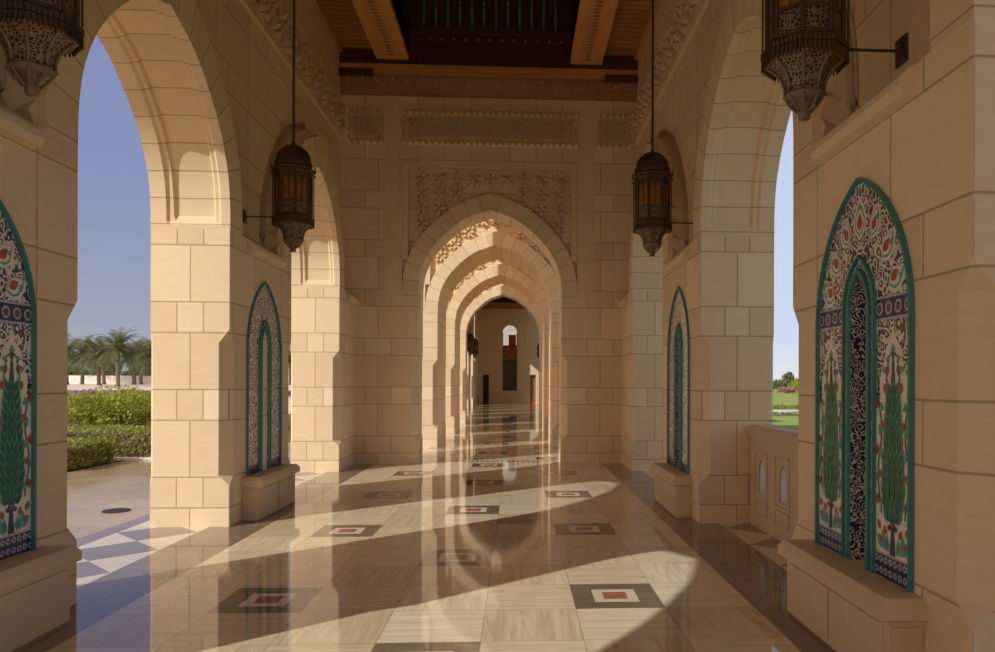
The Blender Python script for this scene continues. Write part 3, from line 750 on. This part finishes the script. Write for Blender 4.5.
# ------------------------------------------------------------------ lanterns
def lantern(sgn, yc, label, top):
    o = empty('hanging_lantern', (sgn*2.285, yc, 3.25), label, 'lantern', 'bronze lanterns hung along the arcade'); o.scale = (1, .93, .985)
    R8 = lambda r, k, ph=PI/8: (r*math.cos(ph+k*PI/4), r*math.sin(ph+k*PI/4))
    b = MB(); b.lathe([(.0,0),(.034,.003),(.038,.02),(.032,.045),(.04,.05),(.036,.07),(.07,.115),(.11,.128),(.118,.14),(.11,.155)], 16, smooth=True)
    for k in range(8):
        x, y = R8(.112, k); b.tube([(x*.38,y*.38,.05),(x*.75,y*.75,.09),(x*1.05,y*1.05,.145)], .009, 5)
    b.build('finial', M['bronze2'], o)
    prof = [(.112,.14),(.110,.17),(.115,.21),(.130,.255),(.157,.295),(.195,.33),(.222,.352)]
    b = MB(); b.lathe(prof, 8); bo = b.build('bowl', M['pierced'], o)
    b = MB()
    for k in range(8): b.tube([(*R8(r+.004, k), z) for r, z in prof], .011, 6)
    for r, z in ((.114,.15),(.224,.35)): b.tube([(*R8(r+.006, k), z) for k in range(9)], .012, 6)
    b.build('bowl_rib', M['bronze2'], bo)
    b = MB(); b.lathe([(.20,.345),(.238,.355),(.25,.375),(.242,.40),(.247,.425),(.254,.435),(.246,.45),(.21,.455)], 8)
    for k in range(8):
        p, r = Vector((*R8(.252,k),0)), Vector((*R8(.252,k+1),0)); n = ((p+r)/2).normalized()
        for i in range(7):
            c = p.lerp(r, (i+.5)/7); d = (r-p).normalized()*.011
            b.rings([[c-d+n*.006+Vector((0,0,.395)), c+d+n*.006+Vector((0,0,.395)), c+d-n*.012+Vector((0,0,.395)), c-d-n*.012+Vector((0,0,.395))], [c-d*.2+n*.012+Vector((0,0,.325)), c+d*.2+n*.012+Vector((0,0,.325)), c+d*.2+Vector((0,0,.325)), c-d*.2+Vector((0,0,.325))]][::-1])
            b.rings([[c-d+Vector((0,0,.40)), c+d+Vector((0,0,.40)), c+d+n*.012+Vector((0,0,.40)), c-d+n*.012+Vector((0,0,.40))], [c-d*.9+Vector((0,0,.435)), c+d*.9+Vector((0,0,.435)), c+d*.9+n*.012+Vector((0,0,.435)), c-d*.9+n*.012+Vector((0,0,.435))]])
    b.build('fringed_gallery', M['bronze'], o)
    # cage: posts, rails, lower panels
    b = MB(); rr = .222
    for k in range(8):
        x, y = R8(rr, k); b.tube([(x,y,.46),(x,y,1.0)], .017, 8); x, y = R8(.250, k); b.tube([(x,y,.45),(x,y,1.03)], .0065, 6)
        p, r = Vector((*R8(rr-.004,k),0)), Vector((*R8(rr-.004,k+1),0)); n = ((p+r)/2).normalized(); e = (r-p)
        for z0, z1 in ((.46,.485),(.615,.64),(.955,1.0)): b.obox(p-n*.012+Vector((0,0,z0)), e, n*.02, (0,0,z1-z0))
        b.obox(p.lerp(r,.485)-n*.008+Vector((0,0,.64)), e*.03, n*.014, (0,0,.32))
        # pointed window heads
        for h in (0, 1):
            for sd in (0, 1):
                u0, u1 = h*.5+.06, h*.5+.44; a = u0 if sd == 0 else u1; m_ = (u0+u1)/2
                pa, pm = p.lerp(r,a), p.lerp(r,m_); T = Vector((0,0,.955)); B = Vector((0,0,.87)); 
                b.face([pa+B+n*.004, pa.lerp(pm,.25)+Vector((0,0,.91))+n*.004, pm+Vector((0,0,.94))+n*.004, pm+T+n*.004, pa+T+n*.004])
    cg = b.build('cage', M['bronze'], o)
    b = MB()
    for k in range(8):
        p, r = Vector((*R8(rr-.012,k),0)), Vector((*R8(rr-.012,k+1),0)); n = ((p+r)/2).normalized()
        b.obox(p+Vector((0,0,.485))-n*.006, r-p, n*.012, (0,0,.13))
        c = (p+r)/2+Vector((0,0,.55))+n*.007; u = (r-p).normalized(); w = Vector((0,0,1))
        for R_, dd in ((.05,.004),(.026,.010)):
            b.rings([[c+u*R_*math.cos(t)+w*R_*math.sin(t) for t in [i*PI/5 for i in range(10)]], [c+n*dd+u*R_*.75*math.cos(t)+w*R_*.75*math.sin(t) for t in [i*PI/5 for i in range(10)]]])
    b.build('rosette_panel', M['pierced'], cg)
    for k in range(8):
        b = MB(); p, r = Vector((*R8(rr-.018,k),0)), Vector((*R8(rr-.018,k+1),0)); n = ((p+r)/2).normalized()
        b.obox(p+Vector((0,0,.64))-n*.003, r-p, n*.003, (0,0,.315)); b.build('glass_pane', M['amber'], o)
    b = MB(); b.lathe([(.2,.995),(.245,1.0),(.262,1.02),(.25,1.04),(.262,1.06),(.235,1.085),(.2,1.09)], 8)
    for k in range(8):
        x, y = R8(.262, k); b.lathe([(.012,0),(.016,.02),(.006,.05),(.013,.065),(0,.085)], 6, (x,y,1.03)); b.lathe([(0,-.035),(.010,-.02),(.014,0)], 6, (x,y,1.0))
    b.lathe([(.215,1.088),(.218,1.13),(.225,1.135),(.222,1.15),(.205,1.16)], 24)
    for k in range(24):
        x, y = .219*math.cos(k*PI/12), .219*math.sin(k*PI/12); b.tube([(x,y,1.09),(x,y,1.135)], .008, 5)
    b.build('upper_gallery', M['bronze'], o)
    dp = [(.208,1.15),(.206,1.18),(.196,1.22),(.175,1.265),(.142,1.305),(.10,1.335),(.06,1.352),(.035,1.365),(.022,1.40),(.015,1.43)]
    b = MB(); b.lathe(dp, 24, smooth=True)
    for k in range(16):
        t = k*PI/8; b.tube([((r+.003)*math.cos(t), (r+.003)*math.sin(t), z) for r, z in dp[:8]], .008, 5)
    b.build('dome', M['bronze'], o)
    b = MB(); L = top-3.25; b.tube([(0,0,1.40),(0,0,L)], .016, 8)
    for z in (1.5,2.6,3.7):
        if z < L-.2: b.lathe([(.016,0),(.024,.01),(.024,.03),(.016,.04)], 8, (0,0,z))
    b.lathe([(.016,-.12),(.035,-.08),(.06,-.02),(.07,0)], 12, (0,0,L)); b.build('hanging_rod', M['bronze'], o)
    b = MB(); d = WR-2.285; b.tube([(sgn*.255,0,.445),(sgn*(d-.01),0,.445)], .0095, 8); b.lathe([(.0095,-.01),(.02,0),(.0095,.01)], 8, (sgn*.3,0,.445)); br = b.build('bracket_arm', M['bronze'], o)
    b = MB(); b.box(sgn*(d-.015), sgn*d, -.07, .07, .36, .53); b.box(sgn*(d-.03), sgn*(d-.014), -.035, .035, .405, .485); b.build('wall_plate', M['bronze'], br)
    return o
l0 = lantern(-1, PY, 'whole bronze lantern on a long rod by the left wall, arm to the sunlit pier', 8.05)
l1 = lantern(1, PY, 'whole bronze lantern on a long rod by the right wall, arm to the shaded pier', 8.05)
def lcopy(src, y, label, z=None):
    c = dup(src); c.location.y = y; c['label'] = label
    if z: c.location.z = z
    if y < 5: c.location.x = -2.26 if c.location.x < 0 else 2.285
    return c
lcopy(l0, PY-PIT, 'large bronze lantern base cut off by the top left corner of the photo')
lcopy(l1, PY-PIT, 'large bronze lantern cut off by the top edge, above the big tile panel', 3.21)
for k, lb in ((6,'first of the small far lanterns on the left, seen through the arches'), (7,'second of the small far lanterns on the left, seen through the arches'), (8,'third and smallest of the far lanterns on the left, seen through the arches')):
    c = lcopy(l0, PY+PIT*k, lb); c['group'] = 'lanterns in the far hall'
c = lcopy(l1, PY+PIT*9, 'small dark lantern by the right wall of the far hall'); c['group'] = 'lanterns in the far hall'
for o in bpy.data.objects:
    if o.name.startswith('hanging_lantern') and o.location.y > 30:
        for ch in kids(o):
            if ch.name.startswith('bracket_arm'): ch.location.x = 0

# ------------------------------------------------------------------ parapet in the right arch
pr = empty('stone_parapet', (3.31, PY-PIT/2, 0), 'low stone parapet with pierced arched openings across the right arch', 'parapet')
b = MB(); y0, y1 = -1.41, 1.41; ops = [8.02-(PY-PIT/2)-.65*i for i in range(4)]
ops = [y for y in ops if y0+.2 < y < y1-.2]; HA_ = .105
ed = [y0]+sum([[c-HA_, c+HA_] for c in reversed(ops)], [])+[y1]
for i in range(0, len(ed), 2): b.box(-.085,.085,ed[i],ed[i+1],0,1.03)
Hc = arch2(HA_, .15, .62, 8)
for c in ops:
    b.box(-.085,.085,c-HA_,c+HA_,0,.40)
    for sg in (-1, 1):
        for i in range(8): b.prism([(c+sg*Hc[i][0],Hc[i][1]),(c+sg*Hc[i][0],1.03),(c+sg*Hc[i+1][0],1.03),(c+sg*Hc[i+1][0],Hc[i+1][1])], lambda s, z, d: (d,s,z), -.085, .085)
b.build('pierced_panel', M['bench'], pr)
t_ = NT('alabaster_pane'); t_.out((.82,.80,.80), .4); tr_ = t_.n.new('ShaderNodeBsdfTranslucent'); tr_.inputs[0].default_value = (.9,.88,.9,1); mx_ = t_.n.new('ShaderNodeMixShader'); mx_.inputs[0].default_value = .6
t_.link(t_.b.outputs[0], mx_.inputs[1]); t_.link(tr_.outputs[0], mx_.inputs[2]); t_.link(mx_.outputs[0], t_.n['Material Output'].inputs[0])
for c in ops:
    k_ = MB(); k_.prism([(c-HA_,.40),(c+HA_,.40)]+[(c+a_,z_) for a_, z_ in arch2(HA_,.15,.62,8)]+[(c-a_,z_) for a_, z_ in reversed(arch2(HA_,.15,.62,8)[:-1])], lambda s, z, d: (d,s,z), -.066, -.056); k_.build('alabaster_pane', t_.mat, pr)
b = MB()
for c in ops:
    for s in (-1, 1): b.box(-.10,-.084,c+s*.2-.012,c+s*.2+.012,.33,.86)
    b.box(-.10,-.084,c-.2,c+.2,.84,.865); b.box(-.10,-.084,c-.2,c+.2,.325,.35)
    b.box(-.10,-.084,c-.2,c+.2,.29,.305); b.box(-.10,-.084,c-.2,c+.2,.16,.175); b.box(-.10,-.084,c-.2,c-.185,.17,.30); b.box(-.10,-.084,c+.185,c+.2,.17,.30)
b.build('panel_frame', M['bench'], pr)
b = MB(); b.box(-.095,.095,y0,y1,1.0,1.03); b.box(-.12,.12,y0,y1,1.03,1.10); b.rings([[(-.12,y0,1.10),(.12,y0,1.10),(.12,y1,1.10),(-.12,y1,1.10)],[(-.09,y0,1.13),(.09,y0,1.13),(.09,y1,1.13),(-.09,y1,1.13)]]); b.build('coping', M['bench'], pr)

# drain cover on the terrace
b = MB(); b.lathe([(.155,0),(.16,.004),(.15,.012),(.05,.012),(.04,.018),(0,.018)], 28, (0,0,0)); 
for k in range(12): b.box(-.004,.004,.06,.14,.012,.016) if k == 0 else None
o = b.build('drain_cover', plain('drain_iron', (.035,.035,.035), .5, .5)); o.location = (-4.42, 9.5, .001); tag(o, 'round dark drain cover in the sunlit paving outside the left arch', 'drain cover')

# ------------------------------------------------------------------ outdoors
GR = lambda name, a, b_, sc=6: (lambda t: t.out(t.mix(t.noise(t.pos().outputs['Position'], sc, 6, .7), a, b_), .9, 0, .1))(NT(name))
M['lawn'] = GR('lawn_grass', (.20,.27,.06), (.37,.43,.11), .8); M['sand'] = GR('sandy_ground', (.62,.50,.37), (.80,.68,.53), .5); M['gpath'] = GR('pale_path', (.60,.54,.46), (.72,.66,.57), 1)
M['soil'] = GR('garden_soil', (.12,.085,.05), (.2,.15,.09), 3)
def strip_ground(name, xs, fz, y0, y1, mat, n=24, kind='structure'):
    b = MB(); ys = [y0+(y1-y0)*(i/n)**1.6 for i in range(n+1)]
    for a, c in zip(xs[:-1], xs[1:]):
        for p, q_ in zip(ys[:-1], ys[1:]): b.face([(a,p,fz(a,p)),(c,p,fz(c,p)),(c,q_,fz(c,q_)),(a,q_,fz(a,q_))])
    return b.build(name, mat, kind=kind)
hl = lambda x, y: -.02 + 1.25*min(1, max(0, (y-18)/90))
hr = lambda x, y: -.62 + .95*min(1, max(0, (y-10)/100))
strip_ground('ground_garden', [-60,-30,-12,-5.3], lambda x, y: -.03 if y < 20 else hl(x,y), -15, 34, M['soil'])
strip_ground('ground_sand', [-500,-200,-90,-50,-30,-16,-5.3], lambda x, y: hl(x,y)-.01, 33.9, 420, M['sand'])
strip_ground('lawn', [5.2,10,20,40,80,150,400], hr, -15, 420, M['lawn'])
b = MB()
for i in range(20):
    x0, x1 = 5.3+i*4, 5.3+(i+1)*4; f = lambda x: 44.5+.4*math.sin(x*.1)
    b.face([(x0,f(x0),hr(0,f(x0))+.02),(x1,f(x1),hr(0,f(x1))+.02),(x1,f(x1)+6.5,hr(0,f(x1)+6.5)+.02),(x0,f(x0)+6.5,hr(0,f(x0)+6.5)+.02)])
b.build('path', M['gpath'], kind='structure')
b = MB(); b.box(-140,-20,136,136.6,.8,2.75); b.build('wall_boundary', plain('whitewashed_wall', (.80,.74,.66), .8), kind='structure')

def leafmat(name, a, b_, sc=2.5):
    t = NT(name); n = t.noise(t.pos().outputs['Position'], sc, 4, .7); c = t.mix(n, a, b_); t.out(c, .6, 0, .2)
    tr = t.n.new('ShaderNodeBsdfTranslucent'); t.link(c, tr.inputs[0]); mx = t.n.new('ShaderNodeMixShader'); mx.inputs[0].default_value = .3
    t.link(t.b.outputs[0], mx.inputs[1]); t.link(tr.outputs[0], mx.inputs[2]); t.link(mx.outputs[0], t.n['Material Output'].inputs[0]); return t.mat
M['leaf_bright'] = leafmat('bright_leaves', (.12,.18,.02), (.62,.64,.12), 5); M['leaf_hedge'] = leafmat('hedge_leaves', (.16,.21,.04), (.43,.45,.12)); M['leaf_palm'] = leafmat('palm_fronds', (.08,.095,.04), (.22,.23,.10), 1)
M['bark'] = plain('palm_bark', (.20,.15,.10), .9, 0, .3, 8); M['leaf_grey'] = leafmat('olive_leaves', (.13,.16,.06), (.27,.29,.13)); M['pink'] = leafmat('pink_blossom', (.36,.20,.14), (.62,.34,.28)); M['purple'] = leafmat('purple_blossom', (.16,.08,.28), (.36,.22,.45)); M['twig'] = plain('twig', (.16,.11,.07), .9)
def leaves(b, pts, size, rnd):
    for p in pts:
        a, t = rnd.uniform(0, 2*PI), rnd.uniform(-1, 1); d = Vector((math.cos(a)*math.sqrt(1-t*t), math.sin(a)*math.sqrt(1-t*t), t)); u = d.orthogonal().normalized(); w = d.cross(u)
        s = size*rnd.uniform(.6, 1.3); p = Vector(p); b.face([p-u*s*.5, p+w*s*.24, p+u*s*.5, p-w*s*.24])
def bush(name, loc, rx, ry, h, mat, n, size, label, cat='bush', group=None, seed=1, lumps=9):
    rnd = random.Random(seed); o = empty(name, loc, label, cat, group); L = []
    for i in range(lumps):
        a = rnd.uniform(0, 2*PI); r = math.sqrt(rnd.random())*.62; zc = rnd.uniform(.35, .72); L.append((rx*r*math.cos(a), ry*r*math.sin(a), h*zc, rnd.uniform(.3,.45)))
    pts = []
    for i in range(n):
        x, y, z, k = rnd.choice(L); a, t = rnd.uniform(0, 2*PI), rnd.uniform(-.9, 1); q_ = math.sqrt(1-t*t); rr = rnd.uniform(.72, 1.05)
        pts.append((x+rx*k*rr*q_*math.cos(a), y+ry*k*rr*q_*math.sin(a), max(.03, z+h*k*.75*rr*t)))
    b = MB(); leaves(b, pts, size, rnd)
    b.build('foliage', mat, o)
    b = MB()
    for x, y, z, k in L[:6]: b.tube([(x*.1,y*.1,-.02),(x*.5,y*.5,z*.5),(x,y,z)], [.03,.02,.012], 5)
    b.build('stems', M['twig'], o); return o
def hedge(loc, sx, sy, h, n, label, seed):
    rnd = random.Random(seed); o = empty('clipped_hedge', loc, label, 'hedge'); pts = []
    for i in range(n):
        f = rnd.random(); x, y, z = rnd.uniform(-sx,sx), rnd.uniform(-sy,sy), rnd.uniform(0,h)
        if f < .5: z = h+rnd.gauss(0,.02)
        elif f < .8: y = -sy+rnd.gauss(0,.025)
        else: x = rnd.choice((-sx,sx))+rnd.gauss(0,.025)
        pts.append((x,y,max(.02,z)))
    b = MB(); leaves(b, pts, .085, rnd); b.build('foliage', M['leaf_hedge'], o)
    b = MB(); b.box(-sx+.05,sx-.05,-sy+.05,sy-.05,0,h-.05); b.build('branch_core', M['twig'], o); return o
hedge((-9.3,14.5,0), 1.75, .95, .46, 6500, 'low clipped hedge end nearest the left arch, by the paved walk', 3)
hedge((-9.2,17.2,-.01), 3.7, 1.05, .56, 9000, 'long low clipped hedge behind the white kerb strip', 4)
b = MB(); b.box(-1.35,1.35,-.06,.06,0,.05); o = b.build('kerb_strip', plain('white_kerb', (.8,.76,.68), .7)); o.location = (-6.6,15.75,0); tag(o, 'thin white kerb along the foot of the hedge', 'kerb')
bush('leafy_bush', (-11.1,21.5,0), 2.5, 1.8, 1.45, M['leaf_bright'], 13500, 0.102, 'big bright green bush behind the clipped hedge, left of centre in the left arch', group='bright bushes', seed=5, lumps=12)
bush('leafy_bush', (-8.1,24.5,.05), 1.2, 1.3, 1.35, M['leaf_bright'], 6000, 0.095, 'smaller bright bush close to the sunlit left pier', group='bright bushes', seed=6)
bush('leafy_bush', (-7.0,31,.1), 1.6, 1.6, 1.3, M['leaf_bright'], 6000, 0.102, 'green bush glimpsed in the slit of the second left arch', group='bright bushes', seed=8)
bush('leafy_bush', (-14.6,23.5,.05), 2.2, 1.6, 1.35, M['leaf_bright'], 7500, 0.102, 'bright bush partly hidden by the leftmost pier', group='bright bushes', seed=9)
rnd = random.Random(12); b = MB(); leaves(b, [(rnd.uniform(-46,-16), rnd.uniform(55,60), hl(0,57)+rnd.uniform(.05,.42)) for i in range(5000)], .3, rnd); o = b.build('purple_flowers', M['purple']); tag(o, 'strip of purple flowers in front of the palms', 'flowers', kind='stuff')

def palm_meshes(seed, H):
    rnd = random.Random(seed); t = MB(); n = 14
    t.tube([(.12*math.sin(i/n*2.2),0,H*i/n) for i in range(n+1)], [.36 if i == 0 else .24+.035*(i % 2) for i in range(n+1)], 9, smooth=False)
    cr_ = MB(); top = Vector((.12*math.sin(2.2),0,H))
    for k in range(70):
        a = rnd.uniform(0, 2*PI); el = rnd.uniform(-.45, 1.35); L = rnd.uniform(3.0, 4.1); P = []; d = Vector((math.cos(a)*math.cos(el), math.sin(a)*math.cos(el), math.sin(el))); p = top.copy()
        for i in range(10):
            P.append(p.copy()); p = p+d*L/9; d = (d+Vector((0,0,-.13-.05*i*.4))).normalized()
        cr_.tube(P, [.035*(1-i/11) for i in range(10)], 3)
        for i in range(1, 10):
            for sub in (0, .5):
                q_ = P[i-1].lerp(P[i], 1-sub); ax = (P[i]-P[i-1]).normalized(); sd = ax.cross(Vector((0,0,1)));
                if sd.length < .05: sd = Vector((1,0,0))
                sd.normalize(); l = .62*math.sin(PI*(i+.6)/11.2)+.12
                for s in (-1, 1):
                    e = q_+(sd*s*.75+ax*.6+Vector((0,0,-.22))).normalized()*l; w = ax*.045; cr_.face([q_-w, q_+w, e+w*.2, e-w*.2])
    return t.mesh('trunk', M['bark']), cr_.mesh('fronds', M['leaf_palm'])
PM = [palm_meshes(s, h) for s, h in ((1,4.2),(2,5.2),(3,4.0))]
CX, CY, F_, TH, CAMX = 557.14, 383.51, 742.49, .0543, .5387
def ray(u, Y):
    r = (u-CX)/F_; return CAMX + Y*(r*math.cos(TH)+math.sin(TH))/(-r*math.sin(TH)+math.cos(TH))
for u, Y, k, s, lb in [(67,112,0,1.,'date palm half hidden behind the left tile-panel pier'), (82,122,0,1.1,'first full date palm from the left in the arch'), (99,104,2,.98,'date palm second from the left, one of a close pair'), (104,132,2,1.2,'thinner date palm of the close pair, just behind'),
        (118,94,1,.90,'tallest date palm, in the middle of the row'), (134,114,2,1.08,'date palm right of the tallest one, with a low spreading crown'), (141,126,0,1.05,'small date palm behind the low spreading one'), (154,103,0,.88,'date palm touching the edge of the sunlit pier'), (290,120,0,.9,'date palm seen in the slit of the second left arch')]:
    x = ray(u, Y); o = empty('date_palm', (x, Y, hl(x,Y)-.05), lb, 'palm tree', 'date palms behind the garden'); o.scale = (s,s,s); o.rotation_euler.z = u
    for nm, me in zip(('trunk','fronds'), PM[k]):
        c = bpy.data.objects.new(nm, me); C.objects.link(c); c.parent = o
# far haze of trees behind the palms
for i, (u, Y, h, w) in enumerate([(70,150,2.6,3),(90,158,2.2,3),(108,150,2.8,3),(128,158,2.2,3),(146,150,2.7,3)]):
    x = ray(u, Y); bush('scrub_tree', (x,Y,1.2), w, 2.5, h*1.35, M['leaf_grey'], 1500, .7, ['dusty scrub tree low behind the leftmost palms','dusty scrub tree low between the first palms','dusty scrub tree low behind the tallest palm','dusty scrub tree low between the tallest and the spreading palm','dusty scrub tree low beside the sunlit pier'][i], 'tree', 'scrub beyond the palms', 20+i)
# right garden
for i, (u, Y, h, w, mt, lb) in enumerate([(776,112,2.1,2.6,'leaf_grey','olive green shrub beside the shaded pier, seen over the parapet'), (788,116,3.6,1.5,'leaf_grey','small upright tree standing above the shrubs in the right garden'), (798,126,2.3,2.6,'leaf_grey','olive green shrub right of the small tree, by the tile panel pier'), (786,106,1.0,1.5,'pink','pink flowering bush in the right garden'), (806,110,2.4,3.,'leaf_bright','yellow green shrub at the end of the lawn behind the near right pier')]):
    x = ray(u, Y); bush('garden_shrub', (x,Y,hr(x,Y)), w, 1.6, h, M[mt], 1600, .32, lb, 'shrub', 'shrubs across the lawn', 40+i)
x = ray(786, 53.5); b = MB(); rnd = random.Random(77); leaves(b, [(x+rnd.uniform(-9,9), 53.5+rnd.uniform(-.5,.5), hr(0,53.5)+rnd.uniform(.02,.3)) for i in range(3000)], .16, rnd); o = b.build('clipped_hedge', M['leaf_hedge']); tag(o, 'dark low hedge beyond the pale path on the right lawn', 'hedge')
b = MB(); leaves(b, [(x+rnd.uniform(-9,9), 43.9+rnd.uniform(-.4,.4), hr(0,44)+rnd.uniform(.02,.22)) for i in range(3000)], .14, rnd); o = b.build('clipped_hedge', M['leaf_grey']); tag(o, 'low brownish edging plants on the near side of the pale path', 'hedge')

# ------------------------------------------------------------------ light
sun = bpy.data.lights.new('sun', 'SUN'); sun.energy = 3.45; sun.angle = .0093; sun.color = (.95, .99, 1.0)
so = bpy.data.objects.new('sun', sun); C.objects.link(so); so.rotation_euler = Vector((1.12,.95,-1)).to_track_quat('-Z','Y').to_euler(); so.location = (-20,-15,30)
w = bpy.data.worlds.new('world'); bpy.context.scene.world = w; w.use_nodes = True; t = w.node_tree; n = t.nodes
tc = n.new('ShaderNodeTexCoord'); sp = n.new('ShaderNodeSeparateXYZ'); t.links.new(tc.outputs['Generated'], sp.inputs[0])
def wr(stops):
    r = n.new('ShaderNodeValToRGB').color_ramp; nd = n[-1]
    while len(nd.color_ramp.elements) < len(stops): nd.color_ramp.elements.new(.5)
    for e, (p, c) in zip(nd.color_ramp.elements, stops): e.position = p; e.color = (*c, 1)
    t.links.new(sp.outputs['Z'], nd.inputs[0]); return nd.outputs[0]
L = wr([(0,(.46,.46,.46)),(.07,(.34,.38,.48)),(.22,(.25,.30,.50)),(.5,(.215,.25,.48)),(.56,(.15,.19,.38)),(1,(.09,.12,.28))])
R = wr([(0,(.80,.82,.85)),(.06,(.62,.72,.88)),(.32,(.54,.62,.86)),(.42,(.26,.30,.42)),(1,(.09,.12,.28))])
mp = n.new('ShaderNodeMapRange'); t.links.new(sp.outputs['X'], mp.inputs[0]); mp.inputs[1].default_value = -.2; mp.inputs[2].default_value = .3
mx = n.new('ShaderNodeMix'); mx.data_type = 'RGBA'; t.links.new(mp.outputs[0], mx.inputs[0]); t.links.new(L, mx.inputs[6]); t.links.new(R, mx.inputs[7])
dp = n.new('ShaderNodeVectorMath'); dp.operation = 'DOT_PRODUCT'; t.links.new(tc.outputs['Generated'], dp.inputs[0]); dp.inputs[1].default_value = tuple(Vector((-1.12,-.95,1)).normalized())  # warm glow round the sun, added out of view to fill shaded walls
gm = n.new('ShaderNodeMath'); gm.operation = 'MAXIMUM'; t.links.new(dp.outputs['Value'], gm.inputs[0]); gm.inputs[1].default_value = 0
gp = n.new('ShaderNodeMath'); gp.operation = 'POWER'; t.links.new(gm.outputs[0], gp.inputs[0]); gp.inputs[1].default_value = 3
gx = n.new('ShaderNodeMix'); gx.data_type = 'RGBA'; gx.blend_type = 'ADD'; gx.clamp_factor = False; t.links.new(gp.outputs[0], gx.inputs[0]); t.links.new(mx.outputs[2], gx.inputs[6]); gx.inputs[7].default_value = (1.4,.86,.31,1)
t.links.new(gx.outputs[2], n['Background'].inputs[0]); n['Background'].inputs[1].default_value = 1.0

# ------------------------------------------------------------------ camera
cd = bpy.data.cameras.new('camera'); cam = bpy.data.objects.new('camera', cd); C.objects.link(cam)
cd.sensor_width = 36; cd.lens = F_/995*36; cd.shift_x = -(CX-497.5)/995; cd.shift_y = (CY-326)/995; cd.clip_end = 1500; cd.clip_start = .05
cam.matrix_world = Matrix.Translation((CAMX,0,1.6)) @ Matrix.Rotation(-TH,4,'Z') @ Matrix.Rotation(PI/2,4,'X') @ Matrix.Rotation(.0032,4,'Z')
sc = bpy.context.scene; sc.camera = cam
sc.view_settings.view_transform = 'Standard'; sc.view_settings.look = 'None'; sc.view_settings.exposure = 0; sc.view_settings.gamma = 1
sc.cycles.max_bounces = 10; sc.cycles.diffuse_bounces = 6; sc.cycles.sample_clamp_indirect = 8
